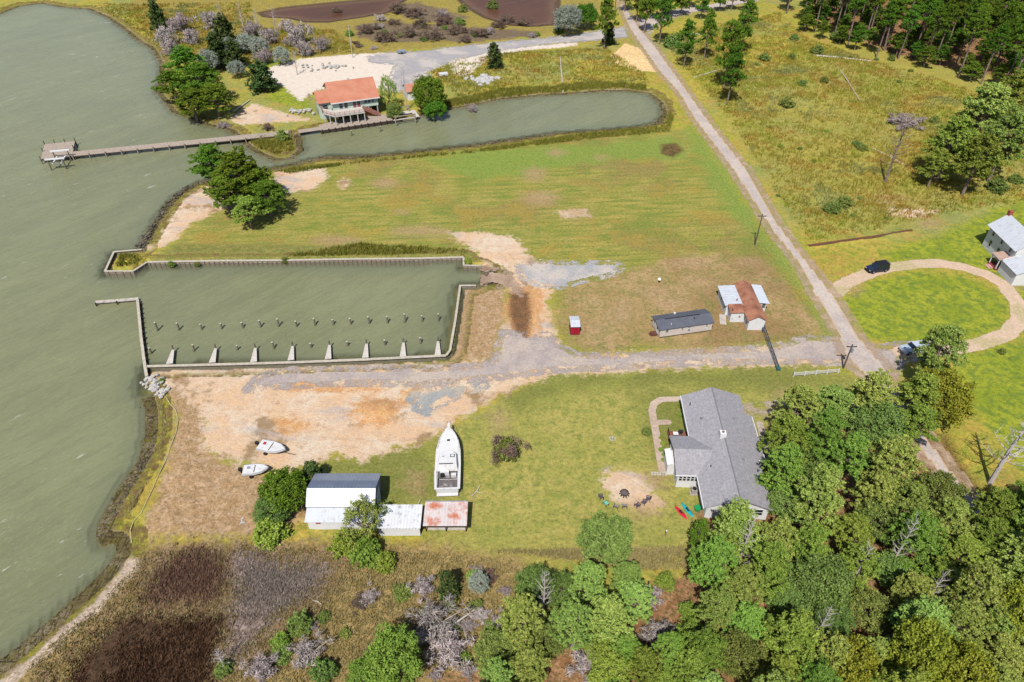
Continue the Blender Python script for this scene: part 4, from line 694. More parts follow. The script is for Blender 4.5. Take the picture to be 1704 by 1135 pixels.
def white_house():
    loc = G(1620 + 130 / 9.452, 340 + 640 / 9.452); rz = R(-89.6)
    h = thing('farmhouse', 'two-storey white farmhouse with metal gable roof and brick chimney beyond the round lawn', 'house', (loc[0], loc[1], 0), rz)
    MB().prism([(0, 0), (5.2, 0), (5.2, 4.7), (2.6, 6.65), (0, 4.7)], 'x', 0, 9.2).build('wall', m_white, h)
    r_ = MB(); r_.corr((-.3, -.65, 4.45), (9.5, -.65, 4.45), (9.5, 2.6, 6.85), (-.3, 2.6, 6.85), 22, .04); r_.corr((9.5, 5.85, 4.45), (-.3, 5.85, 4.45), (-.3, 2.6, 6.85), (9.5, 2.6, 6.85), 22, .04); ro = r_.build('roof', m_metalw, h)
    MB().box(-.5, .25, 2.25, 2.95, 5.5, 7.6).build('chimney', m_brick, h)
    bl = M('blue_grey_shutter', (66, 96, 130), .6)
    windows(h, [(1.3, 1.9, 3.1, 4.1, 's', 0), (4.3, 4.9, 3.1, 4.1, 's', 0), (7.2, 7.8, 3.1, 4.1, 's', 0), (1.6, 2.3, .9, 2.2, 's', 0), (4.4, 5.1, .9, 2.2, 's', 0), (1.2, 1.9, 3.0, 4.0, 'w', 0), (3.4, 4.1, 3.0, 4.0, 'w', 0), (1.2, 1.9, .9, 2.0, 'w', 0)])
    p = MB(); p.slab([(6.4, -2.3, 2.3), (9.0, -2.3, 2.3), (9.0, -.02, 2.7), (6.4, -.02, 2.7)], .12); p.build('porch_roof', M('rusty_porch_roof', (200, 168, 152), .8, .15), h)
    for (a, b) in ((6.6, -2.1), (8.8, -2.1)): MB().box(a - .07, a + .07, b - .07, b + .07, .3, 2.2).build('porch_post', m_white, h)
    MB().box(6.4, 9.0, -2.3, -.02, 0, .3).build('porch_floor', M('red_porch_floor', (150, 70, 70)), h); s = MB(); s.box(7, 8.4, -2.7, -2.301, 0, .2); s.box(7, 8.4, -3.1, -2.701, 0, .1); s.build('steps', M('pink_steps', (226, 170, 168)), h)
    MB().box(7.2, 8.0, -.06, -.004, .35, 2.1).build('door', m_redp, h)
    MB().prism([(-1.9, 0), (3.4, 0), (3.4, 2.6), (.8, 3.6), (-1.9, 2.6)], 'x', 9.21, 14).build('annex_wall', m_white, h); w = MB(); w.corr((9.51, -2.2, 2.55), (14.3, -2.2, 2.55), (14.3, .8, 3.8), (9.51, .8, 3.8), 9); w.corr((14.3, 3.7, 2.55), (9.51, 3.7, 2.55), (9.51, .8, 3.8), (14.3, .8, 3.8), 9); w.build('annex_roof', m_metalw, h)
white_house()
# ---------------------------------------------------------------- barn and sheds
def barns():
    loc = G(390 + 660 / 5.325, 720 + 855 / 5.325)
    h = thing('barn', 'white metal barn with far roof slopes coloured blue-grey for shade and a long lean-to, trees at both ends', 'barn', (loc[0], loc[1], 0), 0)
    MB().prism([(1.4, 0), (6.3, 0), (6.3, 2.75), (4.7, 3.55), (2.9, 4.2), (1.4, 2.95)], 'x', .1, 8.3).build('wall', m_metalb, h)
    MB().prism([(-.05, 0), (1.39, 0), (1.39, 2.65), (-.05, 2.15)], 'x', .1, 8.3).build('lean_to_wall', m_white, h)
    a = MB(); a.corr((-.1, 1.15, 3.02), (8.5, 1.15, 3.02), (8.5, 2.9, 4.42), (-.1, 2.9, 4.42), 20); a.build('sunny_roof', m_metalw, h)
    a = MB(); a.corr((8.5, 4.7, 3.72), (-.1, 4.7, 3.72), (-.1, 2.9, 4.42), (8.5, 2.9, 4.42), 20); a.build('upper_shade_tinted_roof', m_metalb, h)  # slope away from the sun: its shade is put into the darker blue-grey
    a = MB(); a.corr((8.5, 6.55, 2.9), (-.1, 6.55, 2.9), (-.1, 4.7, 3.7), (8.5, 4.7, 3.7), 20); a.build('lower_shade_tinted_roof', m_metalg, h)  # also turned from the sun, shade painted as a paler grey
    a = MB(); a.corr((-.05, -.55, 2.12), (8.4, -.55, 2.12), (8.4, 1.5, 2.8), (-.05, 1.5, 2.8), 20); a.build('lean_to_roof', m_metalw, h); MB().box(-.1, 8.5, 1.16, 1.4, 2.84, 2.98).build('seam_gap_strip', m_metalg, h)  # last box: grey strip added to draw the dark gap between the roofs
    MB().box(1.1, 1.7, -.09, -.052, 1.2, 1.7).build('red_plate', m_redp, h); MB().box(8.302, 8.36, 3, 5, 0, 2.4).build('barn_door', m_white, h)
    s = thing('metal_shed', 'low white shed with ribbed metal roof streaked dark, right of the barn', 'shed', (loc[0] + 8.85, loc[1], 0), 0)
    MB().prism([(-1.0, 0), (1.55, 0), (1.55, 2.4), (-1.0, 2.05)], 'x', .15, 5.3).build('wall', m_white, s)
    a = MB(); a.corr((0, -1.45, 2.14), (5.5, -1.45, 2.14), (5.5, 1.8, 2.6), (0, 1.8, 2.6), 14, .06)
    a.build('roof', M('streaked_roof', (236, 238, 242), .5, .08, .6, .4, 0, (140, 140, 148), .63, 1.3), s); MB().box(5.31, 5.35, -.8, 1.4, .1, 1.9).build('end_wall', M('dark_green', (50, 66, 66)), s)
    l2 = G(710, 884); r_ = thing('rusty_shelter', 'open shelter with rusty patched flat metal roof behind the big boat', 'shelter', (l2[0] - .25, l2[1], 0), 0)
    a = MB(); a.corr((0, -.7, 2.02), (5.4, -.7, 2.02), (5.4, 2.75, 2.35), (0, 2.75, 2.35), 14, .04); a.build('roof', m_rust, r_)
    MB().box(-.02, 5.42, -.78, -.705, 1.9, 2.05).build('fascia', m_dark, r_); MB().box(0, 5.4, 2.755, 2.85, 2.15, 2.42).build('back_fascia', m_metalg, r_)
    for (x_, y_) in ((.2, 0), (2.7, 0), (5.2, 0), (.2, 2.5), (2.7, 2.5), (5.2, 2.5)): MB().box(x_ - .06, x_ + .06, y_ - .06, y_ + .06, 0, 2.02).build('post', m_dark, r_)
    MB().box(.3, 5.1, .15, 2.3, .0, .1).build('floor', m_conc, r_)
    dk = MB().box(.4, 4.9, .7, 2.2, .101, 1.1).build('stacked_lumber', m_beam, r_)
barns()
# ---------------------------------------------------------------- boats
def hull(secs, n=6):
    """secs: (y, half beam at deck, half beam at chine, keel z, chine z, deck z)"""
    mb = MB(); rows_ = []
    for (y_, bd, bc, zk, zc, zd) in secs: rows_.append([(-bd, y_, zd), (-bd * .99, y_, zc + (zd - zc) * .5), (-bc, y_, zc), (0, y_, zk), (bc, y_, zc), (bd * .99, y_, zc + (zd - zc) * .5), (bd, y_, zd)])
    vs = [v for r_ in rows_ for v in r_]; k = 7; fs = []
    for i in range(len(rows_) - 1):
        for j in range(k - 1): fs.append((i * k + j, i * k + j + 1, (i + 1) * k + j + 1, (i + 1) * k + j))
    fs.append(tuple(range(k))[::-1]); m = (len(rows_) - 1) * k; fs.append(tuple(m + j for j in range(k)))
    return mb.add(vs, fs)
def deckplate(pts, z, t):  # pts list of (y, halfwidth)
    P = [(-w, y_, z(y_)) for y_, w in pts] + [(w, y_, z(y_)) for y_, w in reversed(pts)]
    mb = MB(); n = len(pts); vs = P + [(p[0], p[1], p[2] - t) for p in P]; fs = []
    for i in range(n - 1): a, b, c, d = i, i + 1, 2 * n - 2 - i, 2 * n - 1 - i; fs.append((a, d, c, b)); fs.append(tuple(q + 2 * n for q in (a, b, c, d)))
    for i in range(2 * n): j = (i + 1) % (2 * n); fs.append((i, j, j + 2 * n, i + 2 * n))
    return mb.add(vs, fs)
def cruiser():
    b = G(745, 826); o = thing('fishing_boat', 'large white sportfishing boat with bow pulpit stored ashore on the grass', 'boat', (b[0], b[1] + .1, 0), R(2.6)); z0 = .35
    S = [(0, 1.48, 1.35, .5, .62, 1.35), (1.5, 1.6, 1.45, .42, .6, 1.38), (4, 1.72, 1.5, .38, .6, 1.45), (6.5, 1.66, 1.3, .4, .68, 1.6), (8.2, 1.36, .85, .5, .85, 1.78), (9.3, .9, .4, .75, 1.15, 1.92), (10.0, .45, .1, 1.1, 1.5, 2.02), (10.35, .12, .02, 1.5, 1.8, 2.08)]
    hull(S).build('hull', m_hullside, o, smooth=False)
    zf = lambda y_: np.interp(y_, [s[0] for s in S], [s[5] for s in S]) + .03
    deckplate([(3.1, 1.72), (4, 1.74), (6.5, 1.68), (8.2, 1.38), (9.3, .92), (10.0, .47), (10.35, .14)], zf, .06).build('foredeck', m_gel, o)
    for sx in (-1, 1): MB().slab([(sx * 1.5 - .17, 0, 1.42), (sx * 1.5 + .17 * (1 if sx > 0 else .6), 0, 1.42), (sx * 1.6 + .13, 3.1, 1.44), (sx * 1.6 - .2, 3.1, 1.44)], .08).build('side_coaming', m_gel, o)
    MB().box(-1.45, 1.45, -.02, .22, 1.1, 1.43).build('transom', m_gel, o); MB().box(-1.4, 1.4, -.5, -.03, .55, .63).build('swim_platform', m_gel, o)
    MB().box(-1.32, 1.34, .23, 2.05, .75, .8).build('cockpit_floor', m_gclear, o)
    MB().box(-1.3, 1.32, 2.06, 3.3, 1.0, 1.1).build('bridge_floor', m_gclear, o)
    for sx in (-1, 1): MB().box(*sorted((sx * 1.33, sx * 1.4)), .23, 3.2, .75, 1.35).build('inner_side', m_gel, o)
    c = MB(); P0 = [(-1.38, 2.9), (1.38, 2.9), (1.3, 5.4), (.75, 6.15), (-.75, 6.15), (-1.3, 5.4)]; P1 = [(-1.22, 3.3), (1.22, 3.3), (1.1, 5.1), (.62, 5.65), (-.62, 5.65), (-1.1, 5.1)]
    c.add([(p[0], p[1], 1.5) for p in P0] + [(p[0], p[1], 2.45) for p in P1], [(6, 7, 8, 9, 10, 11)] + [(i, (i + 1) % 6, 6 + (i + 1) % 6, 6 + i) for i in range(6)]); cb = c.build('cabin', m_gel, o)
    g = MB(); 
    for (i, j) in ((1, 2), (2, 3), (3, 4), (4, 5), (5, 0)):
        def lp(q, f, off=.012): a, b_ = np.array([*P0[q], 1.5]), np.array([*P1[q], 2.45]); v = a + (b_ - a) * f; return v + np.array([v[0], v[1] - 4.6, 0]) / np.linalg.norm([v[0], v[1] - 4.6]) * off
        a, b_ = lp(i, .45), lp(j, .45); c1, d1 = lp(j, .85), lp(i, .85); e = .08
        g.add([a + (b_ - a) * e, b_ - (b_ - a) * e, c1 - (c1 - d1) * e, d1 + (c1 - d1) * e], [(0, 1, 2, 3)])
    g.build('windscreen', m_glass, cb)
    MB().box(-1.0, .2, 2.5, 3.2, 1.1, 1.75).build('helm_console', m_gel, o); MB().box(-.95, -.45, 2.15, 2.45, 1.1, 1.7).build('helm_seat', m_black, o); MB().box(.5, 1.15, 2.1, 2.5, 1.1, 1.6).build('companion_seat', m_gel, o)
    MB().box(-1.1, .75, 3.31, 3.42, 2.3, 2.52).build('dark_canopy_edge', m_dark, o)
    MB().box(.35, .95, 4.5, 5.0, 2.452, 2.5).build('cabin_hatch', m_glass, o); MB().box(.45, .85, 4.58, 4.92, 2.501, 2.51).build('hatch_lid', m_gel, o)
    MB().box(-.18, .2, 8.0, 8.3, 1.82, 1.88).build('deck_hatch', m_glass, o); MB().box(-.75, -.45, 4.65, 4.72, 2.452, 2.49).build('grab_rail', m_dark, o)
    MB().box(-.18, .18, 9.9, 11.2, 2.08, 2.16).build('bow_pulpit', m_gel, o); MB().tube([(.35, 10.4, 1.7), (.42, 10.6, 1.6)], [.12, .05], 6).build('anchor', m_black, o)
    r_ = MB()
    for sx in (-1, 1): r_.tube([(sx * .16, 11.1, 2.6), (sx * .6, 9.7, 2.5), (sx * 1.25, 8.2, 2.3), (sx * 1.5, 6.8, 2.15)], .02, 4)
    for sx in (-1, 1):
        for (a, y_, z_) in ((.16, 11.05, 2.58), (.6, 9.7, 2.5), (1.25, 8.2, 2.3), (1.5, 6.8, 2.15)): r_.tube([(sx * a, y_, float(zf(min(y_, 10.3))) - .03), (sx * a, y_, z_)], .015, 4)
    r_.build('bow_rail', m_steel, o)
    for (a, y_) in ((-1.1, 1), (1.1, 1), (-1.1, 4), (1.1, 4), (-.8, 7), (.8, 7)): MB().tube([(a * 1.25, y_, 0), (a, y_, .62)], [.07, .05], 6).build('jack_stand', m_steel, o)
    for y_ in (1, 4, 7): MB().box(-.3, .3, y_ - .15, y_ + .15, 0, .42).build('keel_block', m_dark, o)
    MB().box(-.06, .06, .6, 8, .36, .55).build('keel', m_hullside, o)
cruiser()
def skiff(a, bb, lab, accent, beam=.95):
    A = G(a[0], a[1], .6); B = G(bb[0], bb[1], .6); L = math.hypot(B[0] - A[0], B[1] - A[1]); rz = math.atan2(B[1] - A[1], B[0] - A[0]) - R(90)
    o = thing('small_boat', lab, 'boat', (A[0], A[1], 0), rz, 'small white boats on the sandy lot')
    S = [(0, beam, beam * .85, .35, .42, .85), (L * .45, beam * 1.05, beam * .85, .33, .42, .88), (L * .75, beam * .8, beam * .5, .36, .5, .95), (L * .93, beam * .35, .1, .5, .7, 1.02), (L, .05, .01, .8, .9, 1.06)]
    hull(S).build('hull', m_hullside, o); zf = lambda y_: np.interp(y_, [s[0] for s in S], [s[5] for s in S]) + .02
    deckplate([(.0, beam * .98), (L * .45, beam * 1.04), (L * .75, beam * .8), (L * .93, beam * .36), (L, .07)], zf, .04).build('deck_cover', m_gel, o)
    MB().box(-beam * .75, beam * .75, L * .44, L * .46, .9, .98).build('thwart', m_dark, o); MB().box(-beam * .55, -beam * .1, .5, .9, .88, .94).build('red_cushion' if accent else 'grey_cushion', m_redp if accent else m_metalg, o)
    for sx in (-1, 1): MB().tube([(sx * beam * .95, 0, .9), (sx * beam * 1.02, L * .45, .93), (sx * beam * .78, L * .75, 1.0), (0, L, 1.12)], .035, 5).build('gunwale', m_metalg, o)
    mo = MB().box(-.18, .18, -.55, -.08, .8, 1.2).build('outboard_motor', m_black, o); MB().box(-.06, .06, -.4, -.22, .25, .8).build('motor_leg', m_black, mo)
    MB().tube([(0, L * .7, .3), (0, L + 1.3, .3)], .05, 5).build('trailer_tongue', m_dark, o); MB().box(-beam * .9, beam * .9, L * .3, L * .34, .22, .3).build('trailer_axle', m_dark, o)
    for sx in (-1, 1): MB().tube([(sx * beam * 1.0 - .08, L * .32, .25), (sx * beam * 1.0 + .08, L * .32, .25)], .25, 12).build('trailer_wheel', m_rubber, o)
skiff((432, 741), (476, 751), 'small white sailing dinghy with red cushion lying on the sand', True)
skiff((405, 784), (448, 781), 'small white skiff with outboard motor partly under the bushy tree', False, .85)
def kayak(a, b, rgb, lab):
    A, B = G(*a), G(*b); L = math.hypot(B[0] - A[0], B[1] - A[1]); rz = math.atan2(B[1] - A[1], B[0] - A[0]); m = M('kayak_' + lab.split()[0], rgb, .4, .05)
    o = thing('kayak', lab, 'kayak', (A[0], A[1], 0), rz, 'kayaks beside the long house'); w = .3; mb = MB(); N = 11; vs = []; fs = []
    for i in range(N):
        u_ = i / (N - 1); ww = max(.02, w * math.sin(math.pi * u_) ** .6); zt = .2 + .08 * abs(2 * u_ - 1) ** 2
        vs += [(u_ * L, -ww, .15), (u_ * L, -ww * .5, .03), (u_ * L, ww * .5, .03), (u_ * L, ww, .15), (u_ * L, ww * .6, zt), (u_ * L, -ww * .6, zt)]
    for i in range(N - 1):
        for j in range(6): fs.append((i * 6 + j, i * 6 + (j + 1) % 6, (i + 1) * 6 + (j + 1) % 6, (i + 1) * 6 + j))
    fs += [tuple(range(6))[::-1], tuple((N - 1) * 6 + j for j in range(6))]; mb.add(vs, fs).build('hull', m, o, smooth=True)
    MB().box(L * .42, L * .6, -.13, .13, .2, .225).build('cockpit', m_black if 'turq' in lab else M('dark_red', (140, 10, 30)), o); MB().box(L * .38, L * .42, -.14, .14, .2, .36).build('seat_back', m_black, o)
kayak((1123, 843), (1143, 865), (226, 34, 64), 'red kayak lying on the lawn next to the turquoise one')
kayak((1134, 838), (1154, 862), (24, 182, 198), 'turquoise kayak on the lawn nearest the long house')
# ---------------------------------------------------------------- fire pit and chairs
b = G(1039, 822); o = thing('fire_pit', 'round dark steel fire pit in the middle of the worn grass ring', 'fire pit', (b[0], b[1], 0))
mb = MB(); mb.tube([(0, 0, 0), (0, 0, .1), (0, 0, .38), (0, 0, .4)], [.34, .5, .55, .5], 18, False); mb.build('bowl', M('dark_steel', (70, 56, 54), .7, .2), o); MB().tube([(0, 0, .2), (0, 0, .24)], [.5, .4], 18).build('ash', M('ash', (116, 104, 104), .95, .3, 4), o)
for k in range(10): a = k * .628; MB().box(.6 * math.cos(a) - .09, .6 * math.cos(a) + .09, .6 * math.sin(a) - .07, .6 * math.sin(a) + .07, 0, .14, a).build('ring_stone', m_dark, o)
ch0 = {}
def chair(px, py, kind, lab):
    b = G(px, py); c = G(1039, 822); rz = math.atan2(c[1] - b[1], c[0] - b[0]) - R(90)
    mat = {'grey': M('grey_chair', (150, 142, 142)), 'dark': M('charcoal_chair', (92, 84, 100)), 'teal': M('teal_chair', (126, 214, 190))}[kind]
    if kind in ch0: copy_thing(ch0[kind], (b[0], b[1], 0), rz, lab); return
    o = thing('lawn_chair', lab, 'chair', (b[0], b[1], 0), rz, 'lawn chairs round the fire pit'); ch0[kind] = o
    MB().box(-.26, .26, -.24, .26, .3, .34).build('seat', mat, o); mb = MB(); mb.add([(-.26, -.24, .34), (.26, -.24, .34), (.26, -.4, .85), (-.26, -.4, .85), (-.26, -.28, .34), (.26, -.28, .34), (.26, -.44, .85), (-.26, -.44, .85)], [(0, 1, 2, 3), (7, 6, 5, 4), (0, 3, 7, 4), (1, 5, 6, 2), (3, 2, 6, 7), (0, 4, 5, 1)]); mb.build('backrest', mat, o)
    for sx in (-1, 1): MB().box(*sorted((sx * .26, sx * .34)), -.3, .28, .5, .53).build('armrest', mat, o)
    for sx in (-1, 1):
        for y_ in (-.24, .24): MB().box(sx * .3 - .03, sx * .3 + .03, y_ - .03, y_ + .03, 0, .5).build('leg', m_dark, o)
chair(1000, 829, 'dark', 'charcoal lawn chair leftmost of the ring round the fire pit'); chair(1008, 840, 'teal', 'pale teal lawn chair left of the fire pit'); chair(1025, 845, 'grey', 'grey lawn chair just right of the teal one'); chair(1039, 844, 'grey', 'grey lawn chair directly below the fire pit')
chair(1060, 843, 'dark', 'charcoal lawn chair first of the three set close together'); chair(1071, 838, 'dark', 'charcoal lawn chair in the middle of the three set close together'); chair(1078, 832, 'dark', 'charcoal lawn chair last of the three, nearest the house')
b = G(1107, 893); o = thing('garden_post', 'short grey wooden post leaning in the lawn near the tree line', 'post', (b[0], b[1], 0)); MB().box(-.06, .06, -.06, .06, 0, 1.2).build('shaft', m_beam, o); MB().box(-.09, .09, -.09, .09, 1.2, 1.24).build('post_cap', m_white, o)
b = G(1019, 730); o = thing('flower_bed', 'small round flower bed ringed by pale stones on the lawn', 'flower bed', (b[0], b[1], 0))
for k in range(12): a = k * .5236; mb = MB(); rockmesh(mb, (0, 0, 0), .1, rk); mb.build('edging_stone', m_rock, o, (.42 * math.cos(a), .36 * math.sin(a), .05))
mb = MB(); [rockmesh(mb, (rk.gauss(0, .14), rk.gauss(0, .12), .12 + rk.random() * .1), .09, rk) for _ in range(14)]; mb.build('flowers', M('white_flowers', (216, 214, 190), .9, .3, 8, .1, 0, (90, 120, 60), .5, 6), o)
b = G(1096, 471); o = thing('satellite_dish', 'small white dish on a dark post standing in the dry field', 'dish', (b[0], b[1], 0)); MB().tube([(0, 0, 0), (0, 0, .8)], .06, 6).build('mast', m_dark, o); MB().tube([(0, -.05, .85), (0, -.18, 1.0)], [.08, .26], 14).build('dish_bowl', m_white, o)
for (px, py, kk_, lab) in ((792, 822, 'y', 'forked bleached branch on the grass behind the rusty shelter'), (693, 845, 'y', 'thin pale branch between the ribbed shed and the rusty shelter')):
    b = G(px, py); o = thing('fallen_branch', lab, 'branch', (b[0], b[1], .1)); mb = MB(); mb.tube([(-.6, -.5, .05), (.1, .2, .15), (.5, 1.0, .5)], [.05, .05, .02], 5); mb.build('stem', m_log if 'm_log' in globals() else m_trim, o); MB().tube([(.1, .2, .15), (.9, -.2, .3)], [.04, .015], 5).build('fork', m_trim, o)
b = G(403, 868); o = thing('stone_heap', 'small pale stone heap in the grass left of the bushy trees', 'stone heap', (b[0], b[1], 0))
for k in range(7): mb = MB(); rockmesh(mb, (0, 0, 0), rk.uniform(.12, .25), rk); mb.build('stone', m_rock, o, (rk.gauss(0, .35), rk.gauss(0, .25), .1))
# ---------------------------------------------------------------- cars
def car(px, py, ang, paint, lab, roofm, hood_drop=.0, spare=False, L=4.4, Wd=1.75, Hr=1.7):
    b = G(px, py); o = thing('parked_car', lab, 'car', (b[0], b[1], .03), R(ang)); hw = Wd / 2
    def loft(sec, name, mat, par, smooth=False):  # sec: (x, halfwidth_bottom, z_bottom, halfwidth_top, z_top)
        mb = MB(); vs = []
        for (x_, w0, z0, w1, z1) in sec: vs += [(x_, -w0, z0), (x_, w0, z0), (x_, w0 * 1.0, (z0 + z1) / 2 + .05), (x_, w1, z1), (x_, -w1, z1), (x_, -w0 * 1.0, (z0 + z1) / 2 + .05)]
        fs = []
        for i in range(len(sec) - 1):
            for j in range(6): fs.append((i * 6 + j, i * 6 + (j + 1) % 6, (i + 1) * 6 + (j + 1) % 6, (i + 1) * 6 + j))
        fs += [tuple(range(6))[::-1], tuple((len(sec) - 1) * 6 + j for j in range(6))]; return mb.add(vs, fs).build(name, mat, par, smooth=smooth)
    hb = .98
    loft([(0, hw * .86, .45, hw * .8, .8), (.12, hw * .95, .38, hw * .9, hb - .08), (L * .3, hw, .35, hw * .95, hb + .02), (L * .95, hw, .35, hw * .95, hb + .04), (L, hw * .93, .42, hw * .88, hb - .02)], 'body', paint, o)
    loft([(L * .28, hw * .9, hb, hw * .86, hb + .05), (L * .38, hw * .9, hb, hw * .8, Hr - .06), (L * .9, hw * .9, hb, hw * .8, Hr - .04), (L * .97, hw * .88, hb, hw * .78, Hr - .3 if not spare else Hr - .06)], 'cabin_glass', M('car_glass', (30, 40, 52), .1, .05, 1, .7), o)
    loft([(L * .385, hw * .8, Hr - .07, hw * .76, Hr), (L * .93, hw * .8, Hr - .07, hw * .76, Hr)], 'roof', roofm, o)
    for sx in (-1, 1):
        for x_ in (L * .52, L * .72): MB().slab([(x_, sx * hw * .915 - .01, hb), (x_ + .09, sx * hw * .915 - .01, hb), (x_ + .09, sx * hw * .82, Hr - .04), (x_, sx * hw * .82, Hr - .04)], .03).build('pillar', paint, o)
        MB().box(L * .36, L * .4, *sorted((sx * hw, sx * (hw + .16))), hb, hb + .16).build('wing_mirror', paint, o)
        MB().box(-.03, .02, *sorted((sx * hw * .5, sx * hw * .8)), .62, .76).build('headlight', m_white, o)
        MB().box(L - .02, L + .02, *sorted((sx * hw * .65, sx * hw * .85)), .65, .82).build('tail_light', m_redp, o)
        for x_ in (L * .18, L * .82):
            y0_, y1_ = sx * (hw - .2), sx * (hw + .03); wl = thing('wheel', None, None); wl.location = (0, 0, 0); wl.parent = o
            MB().tube([(x_, y0_, .36), (x_, y1_, .36)], .36, 18).build('tyre', m_rubber, wl); MB().tube([(x_, y1_, .36), (x_, y1_ + sx * .02, .36)], .2, 12).build('rim', m_steel, wl)
    MB().box(-.12, 0, -hw * .85, hw * .85, .4, .58).build('front_bumper', m_black if spare else paint, o); MB().box(L, L + .1, -hw * .85, hw * .85, .4, .58).build('rear_bumper', m_black if spare else paint, o)
    if spare:
        MB().tube([(L + .03, 0, .85), (L + .22, 0, .85)], .34, 16).build('spare_wheel', m_rubber, o)
        for x_ in (.1, L * .68):
            for sx in (-1, 1): MB().box(x_, x_ + L * .24, *sorted((sx * (hw - .1), sx * (hw + .08))), .72, .8).build('fender', m_black, o)
    return o
car(1442.5, 453, 14, M('dark_blue_paint', (40, 46, 74), .25, .05, 1, .6), 'dark blue-black off-road car parked on the sandy loop driveway', M('black_soft_top', (24, 24, 34), .7, .1), spare=True, L=4.1, Hr=1.75)
car(1499.5, 587, 11, M('silver_blue_paint', (190, 206, 226), .25, .04, 1, .6), 'silver-blue car parked at the drive under the overhanging tree', M('silver_roof', (206, 216, 232), .25, .04, 1, .6), L=4.5, Hr=1.5)
# ---------------------------------------------------------------- poles, wires, fence, mast
poles = {}
def pole(key, base, top, lab, arm=0, r=.14, ty=None):
    b = G(*base); h = height_at(base, top); 
    o = thing('utility_pole', lab, 'utility pole', (b[0], b[1], 0), ty or 0); MB().tube([(0, 0, -.3), (0, 0, h)], [r, r * .7], 8).build('shaft', M('pole_wood' if arm != 2 else 'pale_pole', (104, 86, 80) if arm != 2 else (206, 200, 190), .9, .2, 3), o)
    MB().box(-.8, .8, -.06, .06, h - .55, h - .42).build('crossarm', m_dark, o)
    for a in (-.7, 0, .7): MB().tube([(a, 0, h - .42), (a, 0, h - .25)], .05, 6).build('insulator', m_steel, o)
    if arm == 1: MB().tube([(.3, 0, h - 1.6), (.3, 0, h - .9)], .2, 10).build('transformer', m_metalg, o)
    poles[key] = (b[0], b[1], h - .25)
pole('A', (1256, 408), 356, 'dark utility pole standing on the verge between mown field and lane'); pole('B', (1403, 613), 573, 'dark utility pole at the crossroads by the white rail fence', 1); pole('L', (587, 96), 42, 'pale utility pole at the marsh edge above the canal lane', 2); pole('T', (1023, 22), -30, 'utility pole at the top crossroads beside the lane')
def wire(a, b, lab):
    p, q = np.array(poles[a]), np.array(poles[b]); mb = MB()
    for off in (0,): mb.tube([tuple(p + (q - p) * t_ - np.array((0, 0, 4 * t_ * (1 - t_) * .9)) + np.array((0, 0, off))) for t_ in np.linspace(0, 1, 13)], .014, 3)
    tag(mb.build('power_line', m_steel), lab, 'power line')
wire('L', 'T', 'thin power line crossing the marsh to the pole at the top crossroads'); wire('T', 'A', 'thin power line following the diagonal lane'); wire('A', 'B', 'thin power line between the field pole and the crossroads pole')
A, B = G(1320, 627), G(1394, 621); L = math.hypot(B[0] - A[0], B[1] - A[1]); o = thing('rail_fence', 'short white three-rail fence at the corner of the lawn', 'fence', (A[0], A[1], 0), math.atan2(B[1] - A[1], B[0] - A[0]))
for k in range(5): MB().box(k * L / 4 - .06, k * L / 4 + .06, -.06, .06, 0, 1.0).build('post', m_white, o)
for z in (.35, .6, .85): MB().box(-.05, L + .05, -.085, -.062, z, z + .1).build('rail', m_white, o)
B = G(1394, 621); q = G(1386, 632); L = math.hypot(q[0] - B[0], q[1] - B[1])
b = G(1294, 614); t_ = G(1270, 549, .3); o = thing('lattice_mast', 'dark green lattice mast lowered across the gravel road towards the white cottage', 'mast', (b[0], b[1], 0)); mb = MB(); dx, dy = t_[0] - b[0], t_[1] - b[1]; n_ = np.array((-dy, dx)) / math.hypot(dx, dy) * .22
P = [np.array((dx * f, dy * f, .35 + .5 * f)) for f in np.linspace(0, 1, 13)]
for s_ in (-1, 1): mb.tube([tuple(p + np.array((n_[0], n_[1], 0)) * s_) for p in P], .05, 5)
mb.tube([tuple(p + np.array((0, 0, .34))) for p in P], .05, 5); mb.build('rail', M('dark_mast', (48, 70, 78), .7, .2), o); mb = MB()
for i in range(12):
    s_ = 1 if i % 2 else -1; a_, c_ = P[i] + np.array((n_[0], n_[1], 0)) * s_, P[i + 1] - np.array((n_[0], n_[1], 0)) * s_; mb.tube([tuple(a_), tuple(c_)], .025, 4); mb.tube([tuple(P[i] + np.array((0, 0, .34))), tuple(c_)], .025, 4); mb.tube([tuple(P[i] + np.array((0, 0, .34))), tuple(a_)], .025, 4)
mb.build('bracing', m_metalb, o); MB().box(-.3, .3, -.5, .35, 0, .45).build('mast_base', M('green_base', (60, 110, 100)), o)
MB().box(dx - .15, dx + .15, dy - .15, dy + .15, 0, .9).build('support_stand', m_metalb, o)
# pipe and debris on the canal bank, pale log on verge
A, B = G(932, 97), G(937, 155, -.5); tag(MB().tube([(A[0], A[1], .35), ((A[0] + B[0]) / 2, (A[1] + B[1]) / 2, .3), (B[0], B[1], -.3)], .22, 8).build('drain_pipe', m_conc), 'pale pipe running down the grass into the head of the canal', 'pipe')
def log(a, b, r, lab, m=m_trim, z=.2):
    A, B = G(*a), G(*b); mid = ((A[0] + B[0]) / 2 + .15, (A[1] + B[1]) / 2, z + .1); o = thing('fallen_log', lab, 'log', (A[0], A[1], 0))
    MB().tube([(0, 0, z), (mid[0] - A[0], mid[1] - A[1], mid[2]), (B[0] - A[0], B[1] - A[1], z + .05)], [r, r * .85, r * .6], 7).build('trunk', m, o)
m_log = M('bleached_wood', (214, 206, 194), .9, .15, 2)
log((1155, 130), (1198, 117), .22, 'pale fallen log on the verge beside the lane', m_log); log((1352, 93), (1450, 103), .3, 'long pale fallen trunk lying across the rough field', m_log); log((1391, 108), (1430, 168), .16, 'thin pale fallen stem below the long trunk in the rough field', m_log)
